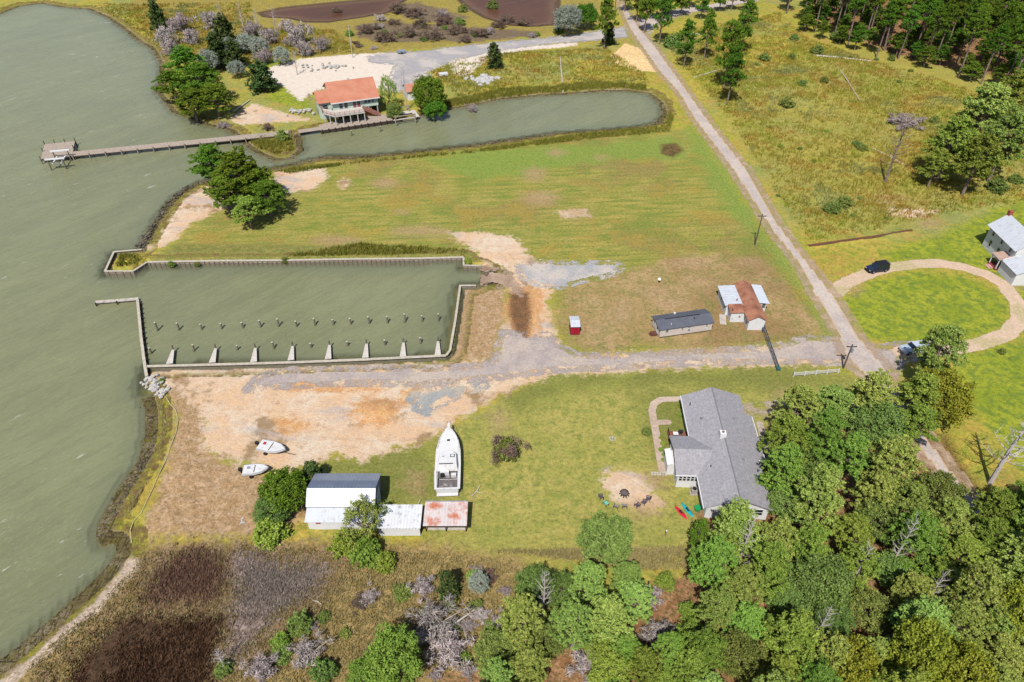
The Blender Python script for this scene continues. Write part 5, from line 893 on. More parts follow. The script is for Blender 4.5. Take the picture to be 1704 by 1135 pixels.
log((1452, 248), (1512, 280), .16, 'thin bleached log beside the leaning dead trunk', m_log); log((1140, 57), (1180, 60), .3, 'short pale log among the roadside pines', m_log)
log((520, 1000), (536, 1008), .08, 'broken pale branch in the marsh left of the lime-green tree', m_log); log((455, 1103), (500, 1080), .08, 'thin bleached branch in the bottom marsh', m_log); log((730, 1062), (790, 1022), .12, 'long bleached branch leaning among the dead shrubs', m_log, .9)
log((388, 187), (416, 168), .2, 'weathered plank pile near the shore pines above the jetty', m_log)
bm = MB(); P = GL([(1345, 412), (1400, 404), (1460, 396), (1516, 386)])
for i in range(3): bm.tube([(P[i][0], P[i][1], .35), (P[i + 1][0], P[i + 1][1], .35)], .3, 6)
tag(bm.build('timber_edging', M('rusty_timber', (110, 70, 50), .9, .25, 2)), 'low dark timber edging between the rough field and the farmhouse lawn', 'edging')
# rubble piles and small items on the canal lot
for (px, py, n, s_, lab) in ((545, 112, 38, 3.2, 'pale broken-concrete chunk in the rubble heap behind the canal house'), (703, 128, 16, 1.6, 'grey stone in the small heap beside the canal lane'), (500, 186, 22, 2.2, 'rubble stone near the canal house lawn')):
    c = G(px, py)
    for k in range(n):
        mb = MB(); rockmesh(mb, (0, 0, 0), rk.uniform(.25, .7), rk); tag(mb.build('rubble_stone', m_rock, None, (c[0] + rk.gauss(0, s_), c[1] + rk.gauss(0, s_ * .5), .25)), lab, 'rubble', lab.replace('chunk', 'chunks').replace('stone', 'stones'))
for (px, py, m, lab) in ((738, 127, m_gel, 'small covered white boat trailer parked beside the canal lane'), (668, 89, m_metalg, 'pale utility cart standing on the canal lane')):
    b = G(px, py); o = thing('utility_trailer', lab, 'trailer', (b[0], b[1], 0), .3); MB().box(-1.3, 1.3, -.8, .8, .4, 1.0).build('box_body', m, o); MB().box(1.3, 2.2, -.05, .05, .4, .5).build('tow_bar', m_dark, o)
    for sx in (-1, 1): MB().tube([(0, sx * .8, .35), (0, sx * .98, .35)], .34, 12).build('wheel', m_rubber, o)
b = G(805, 134); mb = MB(); [rockmesh(mb, (rk.gauss(0, 2.3), rk.gauss(0, 1.4), .15), rk.uniform(.5, 1.1), rk) for _ in range(60)]; tag(mb.build('gravel_heap', M('grey_heap', (204, 202, 204), .95, .15, 3), None, (b[0], b[1], 0)), 'low heap of grey gravel spread on the canal bank grass', kind='stuff')
# ================================================================ vegetation
def foliage_mat(name, c1, c2, c3=None, transl=.13, hv=.2, patch=None):
    t = NT(name); tone = t.attr('tone'); oi = t.n.new('ShaderNodeObjectInfo').outputs['Random']
    c = t.mix(t.step(tone, .15, .85), alb(c1), alb(c2))
    if c3: c = t.mix(t.step(tone, .86, .93), c, alb(c3))
    if patch:
        p_ = t.pos(); q1 = t.noise(.06, 4, .65, p_); q2 = t.noise(.1, 4, .65, t.mapv(p_, (0, 0, 1), (1, 1, 1))); c = t.mix(t.math('MULTIPLY', t.step(q1, .5, .6), .8), c, alb(patch[0])); c = t.mix(t.math('MULTIPLY', t.step(q2, .5, .58), .75), c, alb(patch[1])); c = t.mix(t.math('MULTIPLY', t.step(q1, .47, .38), .7), c, alb(patch[2]))
    c = t.mix(t.math('MULTIPLY', oi, .45), c, t.mix(.6, c, alb(c2)))
    h = t.n.new('ShaderNodeHueSaturation'); t.put(h.inputs['Hue'], t.math('ADD', .5 - hv * .15, t.math('MULTIPLY', oi, hv * .3))); t.put(h.inputs['Value'], t.math('ADD', 1 - hv, t.math('MULTIPLY', t.math('FRACT', t.math('MULTIPLY', oi, 7.3)), hv * 2))); t.put(h.inputs['Color'], c); c = h.outputs[0]
    d = t.n.new('ShaderNodeBsdfDiffuse'); tr = t.n.new('ShaderNodeBsdfTranslucent'); mx = t.n.new('ShaderNodeMixShader'); mx.inputs[0].default_value = transl
    t.put(d.inputs[0], c); t.put(tr.inputs[0], c); t.l.new(d.outputs[0], mx.inputs[1]); t.l.new(tr.outputs[0], mx.inputs[2]); t.l.new(mx.outputs[0], t.out.inputs[0]); return t.m
f_pine = foliage_mat('pine_needles', (104, 136, 50), (164, 188, 86), None)
f_pinelt = foliage_mat('light_pine_needles', (124, 152, 66), (184, 202, 106), None)
f_dark = foliage_mat('dark_pine_needles', (78, 112, 34), (126, 160, 58), None)
f_lime = foliage_mat('lime_leaves', (122, 148, 54), (172, 192, 88), None)
f_olive = foliage_mat('olive_leaves', (104, 128, 60), (156, 174, 94), None)
f_yel = foliage_mat('yellow_green_leaves', (138, 150, 46), (186, 190, 76), None)
f_cedar = foliage_mat('cedar_leaves', (60, 84, 48), (104, 124, 70), (140, 120, 80))
f_silver = foliage_mat('silver_leaves', (150, 164, 148), (196, 206, 190), None)
f_greyt = foliage_mat('bare_twigs', (158, 142, 138), (208, 196, 194), None, .05)
f_brownt = foliage_mat('brown_twigs', (104, 86, 76), (146, 126, 112), None, .05)
bark = M('pine_bark', (158, 140, 128), .95, .3, 3, .1, 0, (110, 92, 82), .55, 2); barkw = M('bleached_bark', (206, 196, 194), .95, .15, 3)
def leafcloud(cen, n, rad, size, rg, flat=.8, thin=1.0, upb=.35):
    """n small triangles round each centre; returns vertices, faces, tone"""
    N_ = len(cen); c = np.repeat(cen, n, 0); m = len(c)
    off = rg.normal(size=(m, 3)); off /= np.linalg.norm(off, axis=1, keepdims=True) + 1e-9; off *= (rg.random((m, 1)) ** .5) * np.repeat(rad, n)[:, None]; off[:, 2] *= flat
    p = c + off; nrm = off / (np.linalg.norm(off, axis=1, keepdims=True) + 1e-9) + rg.normal(size=(m, 3)) * .7; nrm[:, 2] += upb; nrm /= np.linalg.norm(nrm, axis=1, keepdims=True)
    a = np.cross(nrm, rg.normal(size=(m, 3))); a /= np.linalg.norm(a, axis=1, keepdims=True) + 1e-9; b = np.cross(nrm, a); s = size * (0.6 + .8 * rg.random((m, 1)))
    V = np.stack([p - a * s * .6 - b * s * .35 * thin, p + a * s * .6 - b * s * .3 * thin, p + b * s * .75 * thin + a * s * .1], 1).reshape(-1, 3)
    tone = np.repeat(np.clip(np.repeat(rg.random(N_), n) * .4 + rg.random(m) * .6, 0, 1), 3)
    return V, np.arange(m * 3).reshape(-1, 3), tone
PROTO = {}
def proto(kind, seed):
    key = (kind, seed)
    if key in PROTO: return PROTO[key]
    rg = np.random.default_rng(seed * 17 + hash(kind) % 1 + len(kind) * 101); tr = MB(); barkm = bark; mesh = None
    def limbs(cs, zt, r0, lean=(0, 0), up=.75):
        for c in cs: 
            zb = min(zt, max(.25 * zt, c[2] * up)); f = zb / zt; b0 = (lean[0] * f, lean[1] * f, zb); mid = ((b0[0] + c[0]) * .55, (b0[1] + c[1]) * .55, zb + (c[2] - zb) * .4); tr.tube([b0, mid, tuple(c)], [r0 * .42 * (1 - .5 * f), r0 * .24, r0 * .08], 5, False)
    if kind in ('pine', 'pine_lt', 'pine_dk', 'tallpine'):
        # height 12 (tallpine 19), lumpy crown
        Ht = 19 if kind == 'tallpine' else 12; R_ = 2.3 if kind == 'tallpine' else 3.1; z0 = .6 * Ht if kind == 'tallpine' else .36 * Ht; nl = 22 if kind == 'tallpine' else 30; cs = []
        for k in range(nl):
            f = (k + .5) / nl; z = z0 + (Ht - z0) * f; prof = (math.sin(math.pi * min(1, .25 + f * .72)) ** .7) * (1.05 - .35 * f); a = k * 2.4 + rg.random() * .9; r = R_ * prof * (.45 + .6 * rg.random()); cs.append((r * math.cos(a), r * math.sin(a), z + rg.normal() * .35))
        cs = np.array(cs); T = []; rr = []
        for c in cs:
            n = 17; o = rg.normal(size=(n, 3)); o /= np.linalg.norm(o, axis=1, keepdims=True); o *= .5 + .95 * rg.random((n, 1)); o[:, 2] = np.abs(o[:, 2]) * .75 - .15; T.append(c + o)
        T = np.concatenate(T); V, Fc, tone = leafcloud(T, 32, np.full(len(T), .36), .175, rg, .85)
        fm = {'pine': f_pine, 'pine_lt': f_pinelt, 'pine_dk': f_dark, 'tallpine': f_dark}[kind]; lean = (rg.normal() * .4, rg.normal() * .4)
        tr.tube([(0, 0, -.3), (lean[0] * .4, lean[1] * .4, Ht * .4), (lean[0], lean[1], Ht * .95)], [.26, .19, .05], 8); limbs(cs, Ht * .95, .26, lean)
    elif kind in ('oak', 'leafy', 'lime', 'yellow', 'silver', 'airy'):
        Ht, R_ = 7.0, 3.0; cs = []; nl = 26 if kind == 'airy' else 42
        for k in range(nl):
            f = (k + .5) / nl; ph = math.acos(1 - 1.45 * f); a = k * 2.4 + rg.random() * .5; q = (.72 + .28 * rg.random()); cs.append((R_ * q * math.sin(ph) * math.cos(a), R_ * q * math.sin(ph) * math.sin(a), 3.6 + 3.0 * q * math.cos(ph)))
        cs = np.array(cs); T = []
        for c in cs:
            n = 6 if kind == 'airy' else 12; o = rg.normal(size=(n, 3)); o /= np.linalg.norm(o, axis=1, keepdims=True); o *= .35 + .6 * rg.random((n, 1)); T.append(c + o)
        T = np.concatenate(T); sz = .16 if kind == 'silver' else .19; V, Fc, tone = leafcloud(T, 28, np.full(len(T), .46), sz, rg, .9, .8)
        fm = {'oak': f_olive, 'airy': f_pinelt, 'leafy': f_dark, 'lime': f_lime, 'yellow': f_yel, 'silver': f_silver}[kind]
        tr.tube([(0, 0, -.3), (.1, 0, 1.6), (.2, .1, 4.5)], [.3, .22, .08], 8); limbs(cs[::2], 4.5, .3, (.2, .1), .5)
    elif kind in ('cedar', 'bush', 'bushlt'):
        Ht = 4.0; cs = []; nl = 26
        for k in range(nl):
            f = (k + .5) / nl; w = (1.15 * (1 - f) ** .7 + .12) if kind == 'cedar' else 1.6 * math.sqrt(max(.02, 1 - f * f)); a = k * 2.4; cs.append((w * math.cos(a) * (.6 + .4 * rg.random()), w * math.sin(a) * (.6 + .4 * rg.random()), .3 + f * (3.7 if kind == 'cedar' else 1.7)))
        cs = np.array(cs); T = np.concatenate([c + rg.normal(size=(7, 3)) * .28 for c in cs]); V, Fc, tone = leafcloud(T, 20, np.full(len(T), .34), .2, rg, .9)
        fm = f_cedar if kind == 'cedar' else (f_olive if kind == 'bush' else f_lime); tr.tube([(0, 0, -.2), (0, 0, 3.4 if kind == 'cedar' else 1.2)], [.12, .03], 6)
    elif kind in ('greybush', 'brownbush'):
        cs = np.array([(rg.normal() * .75, rg.normal() * .75, .4 + rg.random() * 1.3) for _ in range(36)]); V, Fc, tone = leafcloud(cs, 42, np.full(len(cs), .5), .42, rg, .8, .16); fm = f_greyt if kind == 'greybush' else f_brownt; barkm = barkw if kind == 'greybush' else bark
        for c in cs[::2]: tr.tube([(0, 0, -.1), (c[0] * .4, c[1] * .4, c[2] * .5), tuple(c * 1.15)], [.06, .035, .012], 4, False)
    else:  # 'snag': bare dead tree
        V = None; barkm = bark if kind == 'snagdk' else barkw; Ht = 7.5; tr.tube([(0, 0, -.3), (.1, .1, Ht * .5), (.25, 0, Ht)], [.2, .13, .03], 7); pts = []
        for k in range(26):
            z = Ht * (.25 + .7 * k / 26); a = k * 2.4 + rg.random(); L = (1.9 - 1.2 * k / 26) * (.6 + .6 * rg.random()); e = (L * math.cos(a), L * math.sin(a), z + L * (.35 + .4 * rg.random())); m_ = (e[0] * .5, e[1] * .5, z + (e[2] - z) * .35); tr.tube([(.1, .05, z), m_, e], [.05, .03, .01], 4, False)
            for j in range(5): f = .4 + .12 * j; q = (e[0] * f, e[1] * f, z + (e[2] - z) * f); aa = a + rg.normal() * 1.1; l2 = L * .45 * rg.random() + .15; tr.tube([q, (q[0] + l2 * math.cos(aa), q[1] + l2 * math.sin(aa), q[2] + l2 * .6)], [.02, .006], 3, False)
    tme = bpy.data.meshes.new(kind + '_trunk'); tme.from_pydata(tr.v, [], tr.f); tme.update(); tme.materials.append(barkm)
    cme = npmesh(kind + '_crown', V, Fc, fm, {'tone': tone}) if V is not None else None
    PROTO[key] = (tme, cme); return PROTO[key]
KN = {'pine': 'pine_tree', 'pine_lt': 'pine_tree', 'pine_dk': 'pine_tree', 'tallpine': 'tall_pine', 'oak': 'broadleaf_tree', 'airy': 'broadleaf_tree', 'leafy': 'broadleaf_tree', 'lime': 'broadleaf_tree', 'yellow': 'broadleaf_tree', 'silver': 'silvery_tree', 'cedar': 'cedar_tree', 'bush': 'shrub', 'bushlt': 'shrub', 'greybush': 'bare_shrub', 'brownbush': 'bare_shrub', 'snag': 'dead_tree', 'snagdk': 'dead_tree'}
CT_ = {'pine_tree': 'tree', 'tall_pine': 'tree', 'broadleaf_tree': 'tree', 'silvery_tree': 'tree', 'cedar_tree': 'tree', 'shrub': 'shrub', 'bare_shrub': 'shrub', 'dead_tree': 'dead tree'}
CH = {'pine': 8.5, 'pine_lt': 8.5, 'pine_dk': 8.5, 'tallpine': 15, 'oak': 4.2, 'airy': 4.2, 'leafy': 4.2, 'lime': 4.2, 'yellow': 4.2, 'silver': 4.2, 'cedar': 1.8, 'bush': .9, 'bushlt': .9, 'greybush': .9, 'brownbush': .9, 'snag': 4.5, 'snagdk': 4.5}
tcount = [0]
def tree_w(kind, x_, y_, sxy, sz, lab, grp=None, seed=None):
    s = (seed if seed is not None else tcount[0]) % 5; tcount[0] += 1; tm, cm = proto(kind, s); z = float(ground_z(np.array(x_), np.array(y_)))
    o = thing(KN[kind], lab, CT_[KN[kind]], (x_, y_, max(z, WZ + .1) - .05), random.random() * 6.28, grp); o.scale = (sxy, sxy, sz)
    if 'snag' in kind or 'bush' in kind: link('branches', tm, o)
    else: link('trunk', tm, o)
    if cm: link('crown', cm, o)
    return o
def tree(kind, px, py, rpx, lab, grp=None, zs=1.0, seed=None):
    """tree whose crown centre shows at (px,py) with crown radius about rpx photo pixels"""
    base = {'airy': 3.3, 'leafy': 3.3, 'pine': 3.5, 'pine_lt': 3.5, 'pine_dk': 3.5, 'tallpine': 2.7, 'oak': 3.3, 'lime': 3.3, 'yellow': 3.3, 'silver': 3.3, 'cedar': 1.25, 'bush': 1.9, 'bushlt': 1.9, 'greybush': 1.6, 'brownbush': 1.6, 'snag': 2.0, 'snagdk': 2.0}[kind]
    s = 1.0
    for _ in range(4):
        hz = CH[kind] * s * zs; x_, y_ = G(px, py, hz); depth = y_ * CT + (H - hz) * ST; s = rpx * depth / F / base
    return tree_w(kind, x_, y_, s, s * zs, lab, grp, seed)
# --- lone and named trees
for (k_, a, b, r, zs_, l) in (('pine_dk', 348, 268, 38, .55, 'green pine leftmost in the shore clump above the bay bank'), ('pine_dk', 398, 282, 46, .58, 'big dark pine in the middle of the shore clump'), ('pine_dk', 443, 322, 32, .55, 'dark pine rightmost in the shore clump beside the mown field'), ('pine_dk', 372, 315, 36, .5, 'low green pine in the lower left of the shore clump'), ('pine', 410, 345, 28, .6, 'thin yellowing pine at the foot of the shore clump'), ('pine_dk', 425, 300, 34, .55, 'dark pine behind the rightmost one of the shore clump')): tree(k_, a, b, r, l, 'pines of the shore clump', zs_)
for (a, b, r, l) in ((306, 100, 34, 'green pine at the top of the point group above the jetty'), (330, 130, 38, 'wide green pine in the middle of the point group above the jetty'), (284, 135, 30, 'green pine leaning over the bay at the point'), (355, 158, 32, 'dark pine on the right of the point group above the jetty'), (318, 165, 30, 'low green pine at the water edge of the point')): tree('pine_dk', a, b, r, l, 'pines of the point above the jetty', .5)
tree('oak', 1010, 893, 44, 'round olive-green tree alone at the lower lawn edge, below the fire pit', None, .9, 1)
tree('lime', 655, 1092, 50, 'bright lime-green tree at the bottom of the photo', None, 1, 2); tree('lime', 610, 1125, 30, 'smaller lime-green tree beside the bright one at the bottom', None, 1, 3)
tree('leafy', 470, 812, 40, 'bushy green tree touching the left end of the barn', None, .95, 1); tree('oak', 452, 845, 30, 'olive bushy tree below the one at the left end of the barn', None, .8, 3); tree('cedar', 520, 790, 16, 'small dark cedar between the skiff and the barn')
tree('bushlt', 450, 888, 30, 'bright green shrub below the trees left of the barn'); tree('airy', 600, 862, 36, 'airy green tree overhanging the barn lean-to roof', None, 1.15, 2); tree('airy', 632, 850, 20, 'small airy tree between barn and ribbed shed', None, 1.1, 4)
for (a, b, r) in ((575, 905, 26), (610, 918, 30), (640, 935, 22)): tree('bushlt', a, b, r, 'yellow-green shrub in the thicket below the barn', 'shrubs of the thicket below the barn')
tree('brownbush', 840, 745, 26, 'dark half-bare shrub alone on the lawn right of the big boat'); tree('bush', 842, 748, 24, 'low green shrub growing in the bare-twigged one on the lawn')
tree('leafy', 712, 148, 28, 'green broadleaf tree beside the small red-roofed shed', None, 1.1, 4); tree('leafy', 722, 176, 20, 'low green tree hanging over the canal bank', None, .8, 2); tree('airy', 645, 148, 16, 'thin yellowish tree at the right end of the canal house', None, 1.7, 1); tree('oak', 655, 180, 14, 'small tree between canal house and shed', None, 1, 1); tree('cedar', 822, 98, 12, 'small dark cedar alone beside the pale canal lane verge'); tree('cedar', 434, 132, 20, 'dark bushy cedar on the sand left of the canal house', None, .7)
tree('greybush', 539, 172, 14, 'bare grey shrub at the left corner of the canal house', None, 2.2); tree('snag', 672, 140, 10, 'bare dark snag between canal house and the green tree', None, 2.0)
tree('snag', 1690, 740, 45, 'big dead tree leaning over the lawn at the right edge', None, 1.0, 1); tree('snagdk', 1496, 240, 24, 'bare brown dead tree standing over the pale branch heap in the rough field', None, 1.3, 2); tree('greybush', 1506, 202, 26, 'pale heap of dead branches in the rough field', None, .4)
tree('pine_lt', 1568, 583, 38, 'light green pine overhanging the silver-blue car', None, 1, 2); tree('yellow', 1568, 655, 48, 'yellow-green tree at the edge of the bottom-right wood beside the lane', None, 1, 3)
tree('pine', 1590, 230, 40, 'big pine left in the group at the right edge of the rough field', 'pines at the right edge of the rough field', .8); tree('pine_lt', 1640, 180, 46, 'big pale pine at the back of the right-edge group', 'pines at the right edge of the rough field', .8); tree('pine_lt', 1680, 225, 44, 'pale pine rightmost in the right-edge group', 'pines at the right edge of the rough field', .8); tree('pine', 1630, 260, 38, 'pine in the front of the right-edge group', 'pines at the right edge of the rough field', .8); tree('pine', 1560, 270, 24, 'small pine at the left foot of the right-edge group', 'pines at the right edge of the rough field', .8); tree('pine', 1690, 150, 34, 'pine at the top of the right-edge group by the photo edge', 'pines at the right edge of the rough field', .8)
for (a, b, r, l) in ((1218, 70, 24, 'tall thin pine nearest the lane in the rough field'), (1222, 110, 20, 'tall thin pine just right of the one nearest the lane'), (1180, 45, 16, 'thin roadside pine by the top side lane'), (1145, 60, 16, 'small dark pine beside the lane bend'), (1245, 30, 18, 'thin pine at the top of the rough field'), (1105, 12, 18, 'pine at the top crossroads'), (1078, 6, 14, 'small pine at the very top crossroads'), (1010, 22, 18, 'dark pine left of the lane at the top crossroads')): tree('pine_dk', a, b, r, l, None, 1.35)
tree('silver', 945, 28, 24, 'silvery round tree at the corner of the brown pond'); tree('leafy', 975, 22, 20, 'green bushy tree between the silvery one and the lane'); tree('cedar', 1013, 60, 10, 'small dark cedar beside the top crossroads')
for (a, b, r) in ((375, 65, 24), (360, 90, 22), (390, 95, 18), (262, 30, 18)): tree('cedar', a, b, r * .75, 'dark cedar among the silvery dead scrub of the point', 'cedars of the point')
for (a, b, r) in ((380, 82, 20), (365, 60, 16), (345, 100, 18), (405, 70, 16), (392, 112, 14), (468, 90, 14), (430, 75, 16)): tree('silver', a, b, r, 'silvery grey-green tree in the scrub above the point', 'silvery trees of the scrub above the point')
for (a, b, r) in ((352, 36, 16), (300, 40, 16), (275, 62, 16), (318, 62, 14), (498, 60, 20), (450, 62, 14), (420, 50, 14), (478, 44, 12), (285, 80, 14), (505, 82, 14), (535, 75, 12), (440, 95, 14)): tree('greybush', a, b, r, 'silvery dead shrub in the marsh edge above the point', 'dead shrubs above the point', 1.4)
for (a, b) in ((425, 30), (455, 28), (400, 22), (365, 20), (490, 100)): tree('snag', a, b, 9, 'bare bleached snag standing in the marsh edge', 'snags of the upper marsh', 1.2)
tree('brownbush', 445, 212, 9, 'driftwood-like shrub beside the jetty', None); tree('bush', 470, 228, 12, 'green shrub on the spit below the jetty'); tree('greybush', 370, 205, 10, 'driftwood tangle on the shore above the jetty', None, .5); tree('greybush', 786, 178, 9, 'pale driftwood tangle at the canal edge')
def inpoly_px(p, poly):
    ins = False
    for i in range(len(poly)):
        (ax, ay), (bx_, by_) = poly[i], poly[(i + 1) % len(poly)]
        if (ay > p[1]) != (by_ > p[1]) and p[0] < (bx_ - ax) * (p[1] - ay) / (by_ - ay) + ax: ins = not ins
    return ins
# weeds and shrubs of the bottom-centre marsh edge
rb = random.Random(45)
for _ in range(60):
    a, b = rb.uniform(420, 860), rb.uniform(930, 1130)
    if inpoly_px((a, b), [(430, 1130), (520, 1030), (700, 960), (860, 930), (850, 1130)]) and math.hypot(a - 640, b - 1095) > 70:
        k = rb.choice(['bush', 'greybush', 'bush', 'bushlt', 'greybush', 'brownbush']); tree(k, a, b, rb.uniform(8, 19), {'bush': 'olive shrub in the tangle at the bottom centre', 'bushlt': 'bright green shrub in the tangle at the bottom centre', 'greybush': 'pale bare shrub in the tangle at the bottom centre', 'brownbush': 'brown bare shrub in the tangle at the bottom centre'}[k], 'tangle shrubs of the bottom centre, ' + {'bush': 'olive', 'bushlt': 'bright', 'brownbush': 'brown', 'greybush': 'pale bare'}[k], .8)
for (a, b, r) in ((610, 50, 14), (640, 62, 18), (625, 45, 10), (680, 55, 16), (720, 60, 18), (760, 50, 16), (800, 55, 14), (700, 40, 14), (740, 35, 14), (830, 42, 12), (560, 15, 10), (660, 15, 16), (690, 22, 16), (845, 30, 14), (870, 35, 12), (775, 65, 12), (655, 38, 10)): tree('brownbush', a, b, r, 'round brown bare shrub in the marsh beyond the canal lane', 'brown shrubs of the marsh beyond the canal lane', .7)
rb = random.Random(44)
for _ in range(46):
    a, b = rb.uniform(560, 1000), rb.uniform(2, 84)
    if inpoly_px((a, b), [(560, 50), (600, 40), (760, 40), (830, 50), (925, 50), (925, 2), (1000, 2), (1000, 48), (880, 60), (700, 78), (610, 86)]): k = rb.choice(['bush', 'brownbush', 'greybush', 'bushlt']); tree(k, a, b, rb.uniform(5, 10), {'bush': 'small olive shrub in the strip of marsh beyond the canal lane', 'bushlt': 'small bright shrub in the strip of marsh beyond the canal lane', 'brownbush': 'small brown bare shrub in the strip of marsh beyond the canal lane', 'greybush': 'small grey bare shrub in the strip of marsh beyond the canal lane'}[k], 'mixed shrubs of the marsh strip, ' + {'bush': 'olive', 'bushlt': 'bright', 'brownbush': 'brown', 'greybush': 'grey'}[k], .8)
for _ in range(70):
    a, b = rb.uniform(1090, 1700), rb.uniform(20, 380)
    if inpoly_px((a, b), [(1100, 70), (1300, 20), (1450, 95), (1704, 180), (1704, 300), (1560, 360), (1345, 395), (1290, 320), (1200, 190)]): k = rb.choice(['bush', 'bushlt', 'bush']); tree(k, a, b, rb.uniform(3, 6), 'tiny green weed clump in the rough field' if k == 'bush' else 'tiny bright weed clump in the rough field', 'weed clumps of the rough field, ' + k.replace('bushlt', 'bright').replace('bush', 'dark'), .6)
for (a, b, r, k) in ((765, 38, 10, 'bush'), (735, 22, 9, 'greybush'), (633, 30, 9, 'greybush'), (770, 15, 9, 'bush'), (820, 8, 10, 'bush')): tree(k, a, b, r, 'small green shrub in the far marsh' if k == 'bush' else 'small pale shrub in the far marsh', 'small shrubs of the far marsh')
for (a, b, r) in ((1310, 172, 13), (1335, 140, 8), (1372, 135, 8), (1360, 85, 12), (1322, 62, 8), (1272, 97, 10), (1435, 248, 9), (1422, 240, 6), (1555, 200, 9), (1318, 95, 7), (1385, 345, 15), (1406, 336, 14), (1660, 312, 18), (1690, 300, 12), (1484, 98, 7), (1395, 60, 14), (1120, 70, 16), (1135, 85, 10)): tree('bush', a, b, r, 'dark round shrub dotted in the rough field', 'shrubs dotted over the rough field', .9)
for (a, b, r, k, l) in ((284, 437, 7, 'bush', 'dark green shrub growing over the far bulkhead, left one'), (474, 430, 7, 'bush', 'dark green shrub growing over the far bulkhead, middle one'), (327, 437, 5, 'bush', 'small dark shrub on the far bulkhead near the left one'), (778, 432, 8, 'bushlt', 'bright green shrub in the corner of the far bulkhead by the ramp'), (268, 633, 6, 'bush', 'small green shrub beside the pale rip-rap'), (1076, 718, 9, 'bush', 'small round bush on the lawn left of the garden path'), (1668, 585, 7, 'bush', 'small dark bush at the edge of the right lawn'), (1430, 244, 7, 'bush', 'small dark bush below the fallen stems in the rough field')): tree(k, a, b, r, l)
for (a, b) in ((1101, 728), (1103, 738), (1100, 748), (1106, 756), (1104, 765), (1131, 675), (1132, 690)): tree('bushlt', a, b, 5, 'small flowering plant in the bed between footpath and house wall', 'plants in the bed along the house wall', .8)
for (a, b, r, k, l) in ((745, 975, 18, 'cedar', 'dark green cedar in the bottom marsh below the rusty shelter'), (797, 967, 18, 'silver', 'pale silver-grey tree in the marsh below the lawn'), (706, 978, 20, 'greybush', 'bare grey shrub left of the dark cedar in the marsh'), (722, 1035, 36, 'greybush', 'large bare grey shrub above the lime-green tree'), (745, 1085, 34, 'greybush', 'large bare grey shrub right of the lime-green tree'), (500, 1040, 22, 'bush', 'olive shrub at the middle of the bottom marsh'), (470, 1070, 18, 'bushlt', 'bright green shrub at the bottom marsh'), (440, 1115, 26, 'greybush', 'pale bare shrub at the bottom edge of the marsh'), (512, 1085, 26, 'greybush', 'bare shrub between the green shrubs at the bottom'), (365, 1095, 16, 'snag', 'small bleached snag in the dark marsh'), (372, 1115, 16, 'bush', 'green shrub beside the small bleached snag'), (540, 1118, 24, 'bush', 'dark shrub at the bottom edge left of the lime-green tree'), (1108, 968, 18, 'bushlt', 'deep green shrub alone between lawn and wood'), (1072, 1022, 14, 'bushlt', 'bright green shrub in the clearing of the wood'), (1085, 995, 18, 'greybush', 'bare reddish shrub in the small clearing'), (1092, 1055, 26, 'greybush', 'grey branching shrub in the bottom wood clearing'), (980, 1105, 30, 'greybush', 'grey branching shrub at the bottom edge of the wood'), (1145, 1020, 20, 'bushlt', 'yellow-green shrub at the left edge of the wood'), (1640, 900, 20, 'greybush', 'grey bare shrub where the lane vanishes in the wood'), (1665, 960, 22, 'greybush', 'grey bare shrub among the pines at the right edge')): tree(k, a, b, r, l)
# --- bottom-right wood: Poisson-spaced crowns inside the outline, a few clearings left open
def inpoly(p, poly):
    ins = False
    for i in range(len(poly)):
        (ax, ay), (bx_, by_) = poly[i], poly[(i + 1) % len(poly)]
        if (ay > p[1]) != (by_ > p[1]) and p[0] < (bx_ - ax) * (p[1] - ay) / (by_ - ay) + ax: ins = not ins
    return ins
def wood(poly, kinds, rmin, rmax, gap, lab, grp, seed, holes=(), zs=1.0, maxn=200, persp=True):
    rd = random.Random(seed); xs = [p[0] for p in poly]; ys = [p[1] for p in poly]; got = []
    for _ in range(9000):
        p = (rd.uniform(min(xs), max(xs)), rd.uniform(min(ys), max(ys)))
        if not inpoly(p, poly) or any(math.hypot(p[0] - h[0], p[1] - h[1]) < h[2] for h in holes): continue
        r = rd.uniform(rmin, rmax)
        if any(math.hypot(p[0] - q[0], (p[1] - q[1]) * 1.1) < (r + q[2]) * gap for q in got): continue
        got.append((*p, r)); 
        if len(got) >= maxn: break
    for p in got: k = rd.choice(kinds); tree(k, *p[:3], lab[k] if isinstance(lab, dict) else lab, grp[k] if isinstance(grp, dict) else grp, zs * rd.uniform(.68, 1.05))
W1 = [(1320, 670), (1352, 640), (1400, 628), (1470, 645), (1530, 640), (1550, 700), (1525, 745), (1545, 790), (1600, 840), (1660, 870), (1730, 840), (1760, 1180), (1160, 1180), (1170, 1090), (1180, 1010), (1190, 960), (1190, 905), (1215, 885), (1265, 875), (1310, 845), (1290, 760), (1300, 710)]
holes = [(1322, 862, 30), (1292, 745, 26), (1478, 985, 24), (1282, 985, 26), (1565, 770, 30), (1440, 905, 16)]
lb = {'pine': 'mid-green pine in the dense wood behind the long house', 'pine_lt': 'pale green pine in the dense wood behind the long house', 'oak': 'olive broadleaf tree in the dense wood behind the long house'}; gp = {'pine': 'mid-green pines of the dense wood', 'pine_lt': 'pale green pines of the dense wood', 'oak': 'olive broadleaf trees of the dense wood'}
wood(W1, ['pine', 'pine', 'pine_lt', 'pine_lt', 'oak'], 34, 54, .69, lb, gp, 5, holes)
tree('pine_lt', 1226, 872, 46, 'pale green pine overhanging the near end of the long house', None, .9, 1); tree('pine_dk', 1166, 885, 18, 'thin dark pine at the lawn corner beside the kayaks', None, 1.5, 2); tree('pine', 1180, 925, 32, 'mid-green pine at the lawn corner of the dense wood', None, 1, 3)
